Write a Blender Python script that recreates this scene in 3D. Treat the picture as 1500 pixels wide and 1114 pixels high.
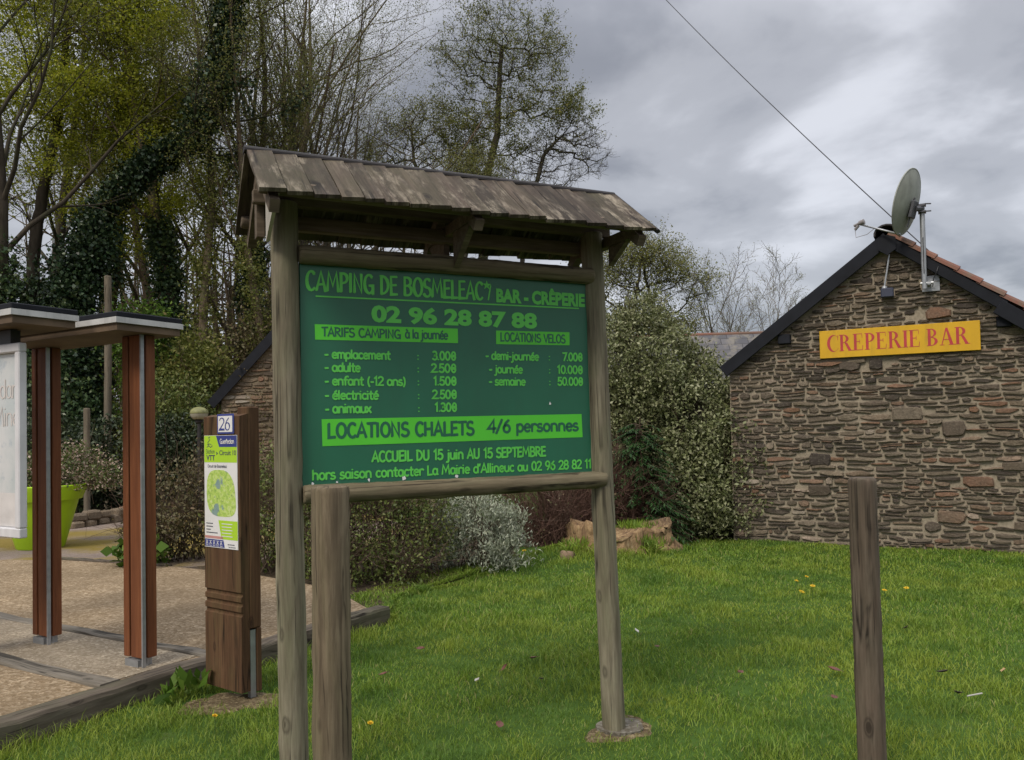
import bpy, math, random
import numpy as np
from mathutils import Vector, Matrix

for _o in list(bpy.data.objects):
    bpy.data.objects.remove(_o)
SC = bpy.context.scene
COL = SC.collection
R = math.radians
rnd = random.Random(7)

# ------------------------------------------------------------------ camera
cam_d = bpy.data.cameras.new("camera")
cam = bpy.data.objects.new("camera", cam_d)
COL.objects.link(cam)
SC.camera = cam
cam_d.sensor_width = 36.0
cam_d.lens = 36.0 * 1177.0 / 1500.0
cam_d.shift_y = 43.0 / 1500.0
cam_d.clip_start = 0.05
cam_d.clip_end = 3000.0
_p, _r = R(1.5), R(1.1)
_f = Vector((0, math.cos(_p), math.sin(_p)))
_x = Vector((1, 0, 0))
_u = _x.cross(_f)
_x2 = math.cos(_r) * _x - math.sin(_r) * _u
_u2 = math.sin(_r) * _x + math.cos(_r) * _u
_m = Matrix((_x2, _u2, -_f)).transposed().to_4x4()
_m.translation = (0, 0, 1.6)
cam.matrix_world = _m

# ------------------------------------------------------------------ sky, sun, exposure
SC.view_settings.view_transform = 'Standard'
SC.view_settings.look = 'None'
SC.view_settings.exposure = 0.78
SC.view_settings.gamma = 1.0
SUN_EL, SUN_AZ = R(48), R(215)      # azimuth measured clockwise from +Y: behind the camera, to the left
world = bpy.data.worlds.new("World")
SC.world = world
world.use_nodes = True


def build_world():
    nt = world.node_tree
    nt.nodes.clear()
    n = nt.nodes.new
    lk = nt.links.new
    out = n('ShaderNodeOutputWorld')
    bg = n('ShaderNodeBackground')
    bg.inputs['Strength'].default_value = 0.1
    sky = n('ShaderNodeTexSky')
    sky.sky_type = 'NISHITA'
    sky.sun_disc = False
    sky.sun_elevation = SUN_EL
    sky.sun_rotation = SUN_AZ
    tc = n('ShaderNodeTexCoord')
    sep = n('ShaderNodeSeparateXYZ')
    lk(tc.outputs['Generated'], sep.inputs[0])

    def math_(op, a, b=None, c=None):
        m = n('ShaderNodeMath')
        m.operation = op
        for i, v in enumerate((a, b, c)):
            if v is None:
                continue
            if isinstance(v, (int, float)):
                m.inputs[i].default_value = v
            else:
                lk(v, m.inputs[i])
        return m.outputs[0]
    z = math_('MAXIMUM', sep.outputs[2], 0.0)
    za = math_('ADD', z, 0.22)
    px = math_('DIVIDE', sep.outputs[0], za)
    py = math_('DIVIDE', sep.outputs[1], za)
    comb = n('ShaderNodeCombineXYZ')
    lk(px, comb.inputs[0])
    lk(py, comb.inputs[1])
    comb.inputs[2].default_value = 0.35
    noi = n('ShaderNodeTexNoise')
    noi.inputs['Scale'].default_value = 1.9
    noi.inputs['Detail'].default_value = 6.0
    noi.inputs['Roughness'].default_value = 0.5
    noi.inputs['Distortion'].default_value = 0.25
    lk(comb.outputs[0], noi.inputs['Vector'])
    ramp = n('ShaderNodeValToRGB')
    cr = ramp.color_ramp
    cr.interpolation = 'EASE'
    cr.elements[0].position = 0.36
    cr.elements[0].color = (1.8, 1.85, 2.05, 1)
    cr.elements[1].position = 0.66
    cr.elements[1].color = (4.5, 4.58, 4.9, 1)
    e = cr.elements.new(0.5)
    e.color = (2.85, 2.9, 3.12, 1)
    lk(noi.outputs['Fac'], ramp.inputs[0])
    # an overcast sky is brighter overhead than near the horizon
    g = math_('MULTIPLY_ADD', math_('SMOOTH_MIN', math_('MAXIMUM', math_('SUBTRACT', z, 0.42), 0.0), 0.5, 0.1), 5.0, 1.0)
    mul = n('ShaderNodeVectorMath')
    mul.operation = 'SCALE'
    lk(ramp.outputs[0], mul.inputs[0])
    lk(g, mul.inputs[3])
    mix = n('ShaderNodeMix')
    mix.data_type = 'RGBA'
    mix.inputs[0].default_value = 0.9
    lk(sky.outputs[0], mix.inputs[6])
    lk(mul.outputs[0], mix.inputs[7])
    lk(mix.outputs[2], bg.inputs['Color'])
    lk(bg.outputs[0], out.inputs[0])


build_world()
sun_d = bpy.data.lights.new("sun", 'SUN')
sun_d.energy = 1.4
sun_d.angle = R(18)
sun_d.color = (1.0, 0.92, 0.80)
sun = bpy.data.objects.new("sun", sun_d)
COL.objects.link(sun)
_sd = Vector((math.sin(SUN_AZ) * math.cos(SUN_EL), math.cos(SUN_AZ) * math.cos(SUN_EL), math.sin(SUN_EL)))
sun.rotation_euler = _sd.to_track_quat('Z', 'Y').to_euler()
sun.location = (-10, -10, 30)


# ------------------------------------------------------------------ object helpers
def thing(name, label, cat, loc=(0, 0, 0), rotz=0.0, group=None):
    o = bpy.data.objects.new(name, None)
    COL.objects.link(o)
    o.empty_display_size = 0.2
    o.location = loc
    o.rotation_euler = (0, 0, rotz)
    return tag(o, label, cat, group)


def tag(o, label, cat, group=None):
    o['label'] = label
    o['category'] = cat
    if group:
        o['group'] = group
    return o


def struct(o, kind='structure'):
    o['kind'] = kind
    return o


def link(name, me, parent=None, loc=None):
    o = bpy.data.objects.new(name, me)
    COL.objects.link(o)
    if parent is not None:
        o.parent = parent
    if loc is not None:
        o.location = loc
    return o


def mesh_np(name, v, polys, mats, smooth=False, midx=None):
    """polys: list of (n,k) int arrays"""
    me = bpy.data.meshes.new(name)
    v = np.asarray(v, np.float32)
    me.vertices.add(len(v))
    me.vertices.foreach_set('co', v.ravel())
    loops = np.concatenate([np.asarray(p, np.int32).ravel() for p in polys])
    tot = np.concatenate([np.full(len(p), p.shape[1], np.int32) for p in polys])
    start = np.concatenate([[0], np.cumsum(tot)[:-1]]).astype(np.int32)
    me.loops.add(len(loops))
    me.loops.foreach_set('vertex_index', loops)
    me.polygons.add(len(tot))
    me.polygons.foreach_set('loop_start', start)
    me.polygons.foreach_set('loop_total', tot)
    if smooth:
        me.polygons.foreach_set('use_smooth', np.ones(len(tot), bool))
    if not isinstance(mats, (list, tuple)):
        mats = [mats]
    for m in mats:
        me.materials.append(m)
    if midx is not None:
        me.polygons.foreach_set('material_index', np.asarray(midx, np.int32))
    me.update(calc_edges=True)
    return me


class MB:
    """collects shapes into one mesh"""

    def __init__(self):
        self.v, self.f, self.mi = [], [], []
        self.cur = 0

    def add(self, vs, fs):
        b = len(self.v)
        self.v.extend([tuple(map(float, p)) for p in vs])
        for f in fs:
            self.f.append([b + i for i in f])
            self.mi.append(self.cur)

    def box(self, x0, x1, y0, y1, z0, z1, M=None, bev=0.0):
        b = min(bev, (x1 - x0) / 2.5, (y1 - y0) / 2.5, (z1 - z0) / 2.5)
        if b <= 0:
            vs = [(x, y, z) for z in (z0, z1) for y in (y0, y1) for x in (x0, x1)]
            fs = [(0, 2, 3, 1), (4, 5, 7, 6), (0, 1, 5, 4), (2, 6, 7, 3), (0, 4, 6, 2), (1, 3, 7, 5)]
        else:
            vs, fs, key = [], [], {}
            X, Y, Z = (x0, x1), (y0, y1), (z0, z1)
            for i in (0, 1):
                for j in (0, 1):
                    for k in (0, 1):
                        sx, sy, sz = (1 - 2 * i) * b, (1 - 2 * j) * b, (1 - 2 * k) * b
                        key[i, j, k] = len(vs)
                        vs += [(X[i], Y[j] + sy, Z[k] + sz), (X[i] + sx, Y[j], Z[k] + sz), (X[i] + sx, Y[j] + sy, Z[k])]
            q = lambda a, i: key[a] + i
            for i in (0, 1):
                a = [(i, 0, 0), (i, 1, 0), (i, 1, 1), (i, 0, 1)]
                fs.append([q(c, 0) for c in (a if i else a[::-1])])
                a = [(0, i, 0), (0, i, 1), (1, i, 1), (1, i, 0)]
                fs.append([q(c, 1) for c in (a if i else a[::-1])])
                a = [(0, 0, i), (1, 0, i), (1, 1, i), (0, 1, i)]
                fs.append([q(c, 2) for c in (a if i else a[::-1])])
            for i in (0, 1):
                for j in (0, 1):
                    fs.append([q((i, j, 0), 0), q((i, j, 1), 0), q((i, j, 1), 1), q((i, j, 0), 1)])
                    fs.append([q((i, 0, j), 0), q((i, 1, j), 0), q((i, 1, j), 2), q((i, 0, j), 2)])
                    fs.append([q((0, i, j), 1), q((1, i, j), 1), q((1, i, j), 2), q((0, i, j), 2)])
                    for k in (0, 1):
                        fs.append([q((i, j, k), 0), q((i, j, k), 1), q((i, j, k), 2)])
        if M is not None:
            vs = [M @ Vector(p) for p in vs]
        self.add(vs, fs)

    def prism(self, pts, M, depth):
        """2D outline pts (x,y) extruded to depth along local z through matrix M"""
        n = len(pts)
        vs = [M @ Vector((x, y, 0)) for x, y in pts] + [M @ Vector((x, y, depth)) for x, y in pts]
        fs = [list(range(n))[::-1], [n + i for i in range(n)]]
        fs += [(i, (i + 1) % n, n + (i + 1) % n, n + i) for i in range(n)]
        self.add(vs, fs)

    def tube(self, pts, rad, k=8, cap=True):
        pts = [Vector(p) for p in pts]
        if not hasattr(rad, '__len__'):
            rad = [rad] * len(pts)
        b = []
        ref = None
        for i, p in enumerate(pts):
            t = (pts[min(i + 1, len(pts) - 1)] - pts[max(i - 1, 0)]).normalized()
            if ref is None:
                ref = Vector((0, 0, 1)) if abs(t.z) < .9 else Vector((1, 0, 0))
            a = ref - t * ref.dot(t)
            a.normalize()
            c = t.cross(a)
            ref = a
            for j in range(k):
                w = 2 * math.pi * j / k
                b.append(p + (a * math.cos(w) + c * math.sin(w)) * rad[i])
        n = len(pts)
        fs = [(i * k + j, i * k + (j + 1) % k, (i + 1) * k + (j + 1) % k, (i + 1) * k + j) for i in range(n - 1) for j in range(k)]
        if cap:
            fs += [list(range(k))[::-1], [(n - 1) * k + j for j in range(k)]]
        self.add(b, fs)

    def lathe(self, prof, k=24, M=None):
        vs = []
        for r, z in prof:
            for j in range(k):
                w = 2 * math.pi * j / k
                p = Vector((r * math.cos(w), r * math.sin(w), z))
                vs.append(M @ p if M is not None else p)
        n = len(prof)
        fs = [(i * k + j, i * k + (j + 1) % k, (i + 1) * k + (j + 1) % k, (i + 1) * k + j) for i in range(n - 1) for j in range(k)]
        self.add(vs, fs)

    def build(self, name, mats, parent=None, smooth=False, loc=None):
        me = bpy.data.meshes.new(name)
        me.from_pydata(self.v, [], self.f)
        for m in (mats if isinstance(mats, (list, tuple)) else [mats]):
            me.materials.append(m)
        me.polygons.foreach_set('material_index', self.mi)
        if smooth:
            me.polygons.foreach_set('use_smooth', [True] * len(self.f))
        me.update()
        o = link(name, me, parent, loc)
        if smooth == 'angle':
            try:
                me.set_sharp_from_angle(angle=R(38))
            except Exception:
                pass
        return o


def frame(o, x, y):
    """matrix with origin o, x axis, y axis given"""
    x = Vector(x).normalized()
    y = Vector(y)
    y = (y - x * y.dot(x)).normalized()
    z = x.cross(y)
    m = Matrix((x, y, z)).transposed().to_4x4()
    m.translation = Vector(o)
    return m


# ------------------------------------------------------------------ material helpers
def new_mat(name):
    m = bpy.data.materials.new(name)
    m.use_nodes = True
    nt = m.node_tree
    b = nt.nodes['Principled BSDF']
    return m, nt, b


def c4(c):
    return (c[0], c[1], c[2], 1.0)


def set_in(b, **kw):
    for k, v in kw.items():
        k = {'rough': 'Roughness', 'metal': 'Metallic', 'spec': 'Specular IOR Level', 'color': 'Base Color'}[k]
        b.inputs[k].default_value = v


def ramp_(nt, fac, stops, interp='LINEAR'):
    r = nt.nodes.new('ShaderNodeValToRGB')
    cr = r.color_ramp
    cr.interpolation = interp
    while len(cr.elements) < len(stops):
        cr.elements.new(0.5)
    for e, (p, c) in zip(cr.elements, stops):
        e.position = p
        e.color = c4(c) if hasattr(c, '__len__') else (c, c, c, 1)
    nt.links.new(fac, r.inputs[0])
    return r.outputs[0]


def noise_(nt, scale, detail=4.0, rough=0.55, vec=None, dist=0.0, mscale=None, coord='Object'):
    n = nt.nodes.new('ShaderNodeTexNoise')
    n.inputs['Scale'].default_value = scale
    n.inputs['Detail'].default_value = detail
    n.inputs['Roughness'].default_value = rough
    n.inputs['Distortion'].default_value = dist
    if vec is None:
        tc = nt.nodes.new('ShaderNodeTexCoord')
        vec = tc.outputs[coord]
    if mscale is not None:
        mp = nt.nodes.new('ShaderNodeMapping')
        mp.inputs['Scale'].default_value = mscale
        nt.links.new(vec, mp.inputs[0])
        vec = mp.outputs[0]
    nt.links.new(vec, n.inputs['Vector'])
    return n.outputs['Fac']


def mixc(nt, fac, a, b, mode='MIX'):
    m = nt.nodes.new('ShaderNodeMix')
    m.data_type = 'RGBA'
    m.blend_type = mode
    for i, v in ((0, fac), (6, a), (7, b)):
        if isinstance(v, (int, float)):
            m.inputs[i].default_value = v
        elif hasattr(v, '__len__'):
            m.inputs[i].default_value = c4(v)
        else:
            nt.links.new(v, m.inputs[i])
    return m.outputs[2]


def bump_(nt, b, h, strength=0.4, dist=0.01):
    bp = nt.nodes.new('ShaderNodeBump')
    bp.inputs['Strength'].default_value = strength
    bp.inputs['Distance'].default_value = dist
    nt.links.new(h, bp.inputs['Height'])
    nt.links.new(bp.outputs[0], b.inputs['Normal'])


def island(nt):
    return nt.nodes.new('ShaderNodeNewGeometry').outputs['Random Per Island']


def flat_mat(name, col, rough=0.6, metal=0.0, var=0.12, scale=6.0, bump=0.0, streak=0.0):
    m, nt, b = new_mat(name)
    f = noise_(nt, scale, 5)
    c = ramp_(nt, f, [(0.3, [x * (1 - var) for x in col]), (0.7, [min(1, x * (1 + var)) for x in col])])
    if streak:
        st = noise_(nt, 9, 6, .7, mscale=(1, 1, .10))
        blot = noise_(nt, 2.5, 4, .6)
        k = mixc(nt, 1.0, ramp_(nt, st, [(.45, 0.), (.75, 1.)]), ramp_(nt, blot, [(.35, .1), (.65, 1.)]), 'MULTIPLY')
        k = mixc(nt, 1.0, k, (streak, streak, streak), 'MULTIPLY')
        c = mixc(nt, k, c, [x * .35 + .02 for x in col])
    nt.links.new(c, b.inputs['Base Color'])
    set_in(b, rough=rough, metal=metal)
    if rough > .65:
        set_in(b, spec=.2)
    if bump:
        bump_(nt, b, noise_(nt, scale * 8, 4), bump, 0.004)
    return m


def wood_mat(name, dark, mid, light, axis='z', grain=26.0, tint=None, tint_amt=0.5, crack=True, isl=False, lichen=None, rough=0.85):
    m, nt, b = new_mat(name)
    s = {'x': (0.06, 1, 1), 'y': (1, 0.06, 1), 'z': (1, 1, 0.06), 'yz': (1, .06, .06)}[axis]
    g1 = noise_(nt, grain, 8, 0.65, dist=0.6, mscale=s)
    g2 = noise_(nt, grain * 3.5, 4, 0.6, mscale=s)
    blot = noise_(nt, 3.2, 5, 0.6, mscale=tuple(0.45 if v < 1 else 1 for v in s))
    c = ramp_(nt, g1, [(0.28, dark), (0.5, mid), (0.74, light)])
    c = mixc(nt, ramp_(nt, blot, [(0.35, 0.0), (0.7, 0.55)]), c, [x * 0.6 for x in mid])
    c = mixc(nt, ramp_(nt, g2, [(0.3, 0.5), (0.6, 0.0)]), c, [x * 0.75 for x in dark])
    if tint is not None:
        t = noise_(nt, 2.3, 6, 0.7, dist=1.0, mscale=tuple(0.35 if v < 1 else 1 for v in s))
        c = mixc(nt, ramp_(nt, t, [(0.45, 0.0), (0.68, tint_amt)]), c, tint)
    if isl:
        v = ramp_(nt, island(nt), [(0.0, 0.5), (1.0, 1.35)])
        c = mixc(nt, 1.0, c, v, 'MULTIPLY')
    if lichen is not None:
        l1 = noise_(nt, 5.0, 4, 0.65, mscale=tuple(0.30 if v < 1 else 1 for v in s))
        l2 = noise_(nt, 26, 6, 0.75, mscale=tuple(0.22 if v < 1 else 1 for v in s))
        k = ramp_(nt, l1, [(0.47, 0.08), (0.62, 1.0)])
        k2 = ramp_(nt, l2, [(0.46, 0.0), (0.62, 0.85)])
        k3 = mixc(nt, 1.0, k, k2, 'MULTIPLY')
        c = mixc(nt, k3, c, lichen)
    h = g1
    if crack:
        cs = {'x': (0.035, 1, 1), 'y': (1, 0.035, 1), 'z': (1, 1, 0.035), 'yz': (1, .035, .035)}[axis]
        k = noise_(nt, 13.0, 2, 0.4, dist=0.5, mscale=cs)
        kk = ramp_(nt, k, [(0.475, 0.0), (0.5, 1.0), (0.525, 0.0)])
        gate = ramp_(nt, noise_(nt, 2.7, 2), [(0.46, 0.0), (0.54, 0.9)])
        kk = mixc(nt, 1.0, kk, gate, 'MULTIPLY')
        c = mixc(nt, kk, c, [x * 0.2 for x in dark])
        tc = nt.nodes.new('ShaderNodeTexCoord')
        mp = nt.nodes.new('ShaderNodeMapping')
        mp.inputs['Scale'].default_value = tuple(3.0 if v < 1 else 6.5 for v in s)
        vo = nt.nodes.new('ShaderNodeTexVoronoi')
        vo.inputs['Scale'].default_value = 1.0
        nt.links.new(tc.outputs['Object'], mp.inputs[0])
        nt.links.new(mp.outputs[0], vo.inputs['Vector'])
        kn = ramp_(nt, vo.outputs['Distance'], [(0.0, .85), (.07, .75), (.09, .25), (.12, .6), (.16, 0.0)])
        c = mixc(nt, kn, c, [x * 0.45 for x in dark])
    nt.links.new(c, b.inputs['Base Color'])
    set_in(b, rough=rough, spec=0.25)
    bump_(nt, b, h, 0.55, 0.006)
    return m


def leaf_mat(name, stops, rough=0.5, trans=0.25, spec=0.3, patch=None):
    m, nt, b = new_mat(name)
    c = ramp_(nt, island(nt), stops)
    if patch is not None:
        f = ramp_(nt, noise_(nt, patch[0], 3), [(0.4, 0.0), (0.65, patch[2])])
        c = mixc(nt, f, c, patch[1])
    nt.links.new(c, b.inputs['Base Color'])
    set_in(b, rough=rough, spec=spec)
    if trans > 0:
        t = nt.nodes.new('ShaderNodeBsdfTranslucent')
        nt.links.new(c, t.inputs['Color'])
        mx = nt.nodes.new('ShaderNodeMixShader')
        mx.inputs[0].default_value = trans
        out = nt.nodes['Material Output']
        nt.links.new(b.outputs[0], mx.inputs[1])
        nt.links.new(t.outputs[0], mx.inputs[2])
        nt.links.new(mx.outputs[0], out.inputs[0])
    return m


def bark_mat(name, dark, light, moss=None):
    m, nt, b = new_mat(name)
    f = noise_(nt, 9, 6, 0.65, mscale=(1, 1, 0.25))
    c = ramp_(nt, f, [(0.3, dark), (0.7, light)])
    if moss is not None:
        c = mixc(nt, ramp_(nt, noise_(nt, 1.1, 4), [(0.45, 0.0), (0.65, 0.7)]), c, moss)
    nt.links.new(c, b.inputs['Base Color'])
    set_in(b, rough=0.9, spec=0.15)
    bump_(nt, b, f, 0.5, 0.03)
    return m


# ------------------------------------------------------------------ generic builders
def cards(P, size, rng, nrm=None, aspect=0.55, flat=0.0, up=0.0):
    """leaf rhombi at points P; returns verts, quads"""
    n = len(P)
    d = rng.normal(size=(n, 3))
    d[:, 2] += up
    d /= np.linalg.norm(d, axis=1)[:, None]
    if nrm is None:
        nrm = rng.normal(size=(n, 3))
        nrm[:, 2] += flat
    s = np.cross(d, nrm)
    s /= np.linalg.norm(s, axis=1)[:, None] + 1e-9
    q = np.cross(s, d)
    L = (size * rng.uniform(0.6, 1.25, n))[:, None]
    W = L * aspect * 0.5
    fold = L * 0.12
    v = np.empty((n, 4, 3))
    v[:, 0] = P
    v[:, 1] = P + d * L * 0.5 + s * W + q * fold
    v[:, 2] = P + d * L
    v[:, 3] = P + d * L * 0.5 - s * W + q * fold
    f = np.arange(n * 4, dtype=np.int32).reshape(n, 4)
    return v.reshape(-1, 3), f


def blob_points(rng, blobs, n_clumps, per, cr, shell=0.55, zmin=None):
    """clumped points inside a union of ellipsoids (cx,cy,cz,rx,ry,rz)"""
    vol = np.array([b[3] * b[4] * b[5] for b in blobs]) ** 0.8
    pick = rng.choice(len(blobs), n_clumps, p=vol / vol.sum())
    B = np.array(blobs)[pick]
    d = rng.normal(size=(n_clumps, 3))
    d /= np.linalg.norm(d, axis=1)[:, None]
    r = rng.uniform(shell, 1.0, n_clumps) ** 0.7
    lump = 1 + 0.27 * np.sin(d[:, 0] * 5 + d[:, 2] * 4 + pick) * np.cos(d[:, 1] * 6 + pick * 2)
    C = B[:, :3] + d * (r * lump)[:, None] * B[:, 3:6]
    P = np.repeat(C, per, 0) + rng.normal(size=(n_clumps * per, 3)) * cr
    if zmin is not None:
        P = P[P[:, 2] > zmin]
    return P


def tubes_np(polys):
    """polys: list of (pts(n,3), radii(n)) -> verts, quads"""
    V, Fq, base = [], [], 0
    for pts, rad in polys:
        n = len(pts)
        r0 = rad[0]
        k = 9 if r0 > .09 else 6 if r0 > .04 else 4 if r0 > .015 else 3
        t = np.empty_like(pts)
        t[1:-1] = pts[2:] - pts[:-2]
        t[0] = pts[1] - pts[0]
        t[-1] = pts[-1] - pts[-2]
        t /= np.linalg.norm(t, axis=1)[:, None] + 1e-9
        ref = np.array([0.31, 0.95, 0.05]) if abs(t[0, 2]) > .6 else np.array([0, 0.1, 1.0])
        a = ref - t * (t @ ref)[:, None]
        a /= np.linalg.norm(a, axis=1)[:, None] + 1e-9
        c = np.cross(t, a)
        w = np.arange(k) * (2 * np.pi / k)
        ring = a[:, None, :] * np.cos(w)[None, :, None] + c[:, None, :] * np.sin(w)[None, :, None]
        v = pts[:, None, :] + ring * rad[:, None, None]
        V.append(v.reshape(-1, 3))
        i = np.arange(n - 1)[:, None] * k
        j = np.arange(k)[None, :]
        j2 = (j + 1) % k
        Fq.append((np.stack([i + j, i + j2, i + k + j2, i + k + j], -1).reshape(-1, 4) + base))
        base += n * k
    return np.concatenate(V), np.concatenate(Fq)


def unit(v):
    return v / (np.linalg.norm(v) + 1e-9)


def grow(rng, p, d, L, r, lev, spec, out, path=None):
    """recursive branching. spec per level: n children, angle, length ratio, start, wiggle, tropism"""
    last = lev == len(spec) - 1
    s = spec[lev]
    if path is not None:
        pts = np.array(path, float)
        n = len(pts)
    else:
        n = max(3, int(s.get('seg', 5)))
        pts = np.empty((n, 3))
        pts[0] = p
        st = L / (n - 1)
        for i in range(1, n):
            d = unit(d + rng.normal(size=3) * s.get('wig', .12) + np.array([0, 0, s.get('up', .05)]))
            pts[i] = pts[i - 1] + d * st
    tp = np.linspace(0, 1, n)
    rad = r * (1 - tp * (1 - s.get('end', .3)))
    out.append((pts, rad, lev))
    if last:
        return
    nc = s['n']
    nc = int(nc + rng.uniform(-.3, .3) * nc) if nc > 2 else nc
    az = rng.uniform(0, 6.28)
    for c in range(nc):
        t = s.get('start', .3) + (1 - s.get('start', .3)) * (c + rng.uniform(.2, .9)) / nc
        t = min(t, 0.99)
        x = t * (n - 1)
        i = min(int(x), n - 2)
        fr = x - i
        q = pts[i] * (1 - fr) + pts[i + 1] * fr
        dd = unit(pts[i + 1] - pts[i])
        az += 2.4 + rng.uniform(-.5, .5)
        side = unit(np.cross(dd, [0.3, 0.2, 1.0] if abs(dd[2]) < .95 else [1, 0, 0]))
        side2 = np.cross(dd, side)
        ang = R(s.get('ang', 45)) * rng.uniform(.7, 1.25)
        nd = unit(dd * math.cos(ang) + (side * math.cos(az) + side2 * math.sin(az)) * math.sin(ang))
        cl = L * s.get('ratio', .5) * (1.15 - .55 * t * s.get('conic', 1.0)) * rng.uniform(.7, 1.2)
        cr_ = (r * (1 - t * (1 - s.get('end', .3)))) * s.get('rr', .55)
        grow(rng, q, nd, cl, max(cr_, spec[0].get('rmin', .003)), lev + 1, spec, out)


def tree_meshes(key, seed, H, r0, spec, bark, leaf=None, leaf_n=0, leaf_size=.06, leaf_spread=.12, leaf_zmin=0.0,
                path=None, ivy=None, ivy_top=6.0, ivy_n=0, ivy_r=.25, lean=(0, 0, 1), ivy_size=.09, aspect=.6, ivy_bulge=None):
    rng = np.random.default_rng(seed)
    out = []
    L = H if path is None else float(np.sum(np.linalg.norm(np.diff(np.array(path), axis=0), axis=1)))
    grow(rng, np.zeros(3), unit(np.array(lean, float)), L, r0, 0, spec, out, path)
    v, f = tubes_np([(a, b) for a, b, _ in out])
    res = {'trunk': mesh_np(key + '_trunk', v, [f], bark, smooth=True)}
    nl = len(spec) - 1
    if leaf is not None and leaf_n:
        tw = [a for a, b, l in out if l >= nl - 1 and a[-1, 2] > leaf_zmin]
        idx = rng.integers(0, len(tw), leaf_n)
        P = np.empty((leaf_n, 3))
        for q, i in enumerate(idx):
            a = tw[i]
            t = rng.uniform(.3, 1) * (len(a) - 1)
            j = min(int(t), len(a) - 2)
            P[q] = a[j] + (a[j + 1] - a[j]) * (t - j)
        P += rng.normal(size=P.shape) * leaf_spread
        v, f = cards(P, leaf_size, rng, aspect=aspect, flat=.7)
        res['crown'] = mesh_np(key + '_crown', v, [f], leaf)
    if ivy is not None and ivy_n:
        tr = [a for a, b, l in out if l <= 1]
        pts, wts = [], []
        for a in tr:
            for i in range(len(a) - 1):
                seg = np.linalg.norm(a[i + 1] - a[i])
                m = max(1, int(seg / .12))
                for k in range(m):
                    q = a[i] + (a[i + 1] - a[i]) * k / m
                    if a is tr[0]:
                        lim = ivy_top
                    else:
                        lim = ivy_top * .8
                    if q[2] < lim:
                        pts.append(q)
                        wts.append(1.0 if a is tr[0] else .06)
        pts = np.array(pts)
        wts = np.array(wts)
        ncl = max(ivy_n // 30, 5)
        c = pts[rng.choice(len(pts), ncl, p=wts / wts.sum())]
        d = rng.normal(size=(ncl, 3))
        d[:, 2] *= .6
        d /= np.linalg.norm(d, axis=1)[:, None]
        c = c + d * (rng.uniform(.4, 1, ncl) * ivy_r)[:, None]
        if ivy_bulge is not None:
            ex = blob_points(rng, ivy_bulge[0], ivy_bulge[1], 1, .1)
            c = np.concatenate([c, ex])
        P = np.repeat(c, 30, 0) + rng.normal(size=(len(c) * 30, 3)) * .13
        v, f = cards(P, ivy_size, rng, aspect=.85, flat=.3, up=-.4)
        res['ivy'] = mesh_np(key + '_ivy', v, [f], ivy)
    return res


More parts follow.
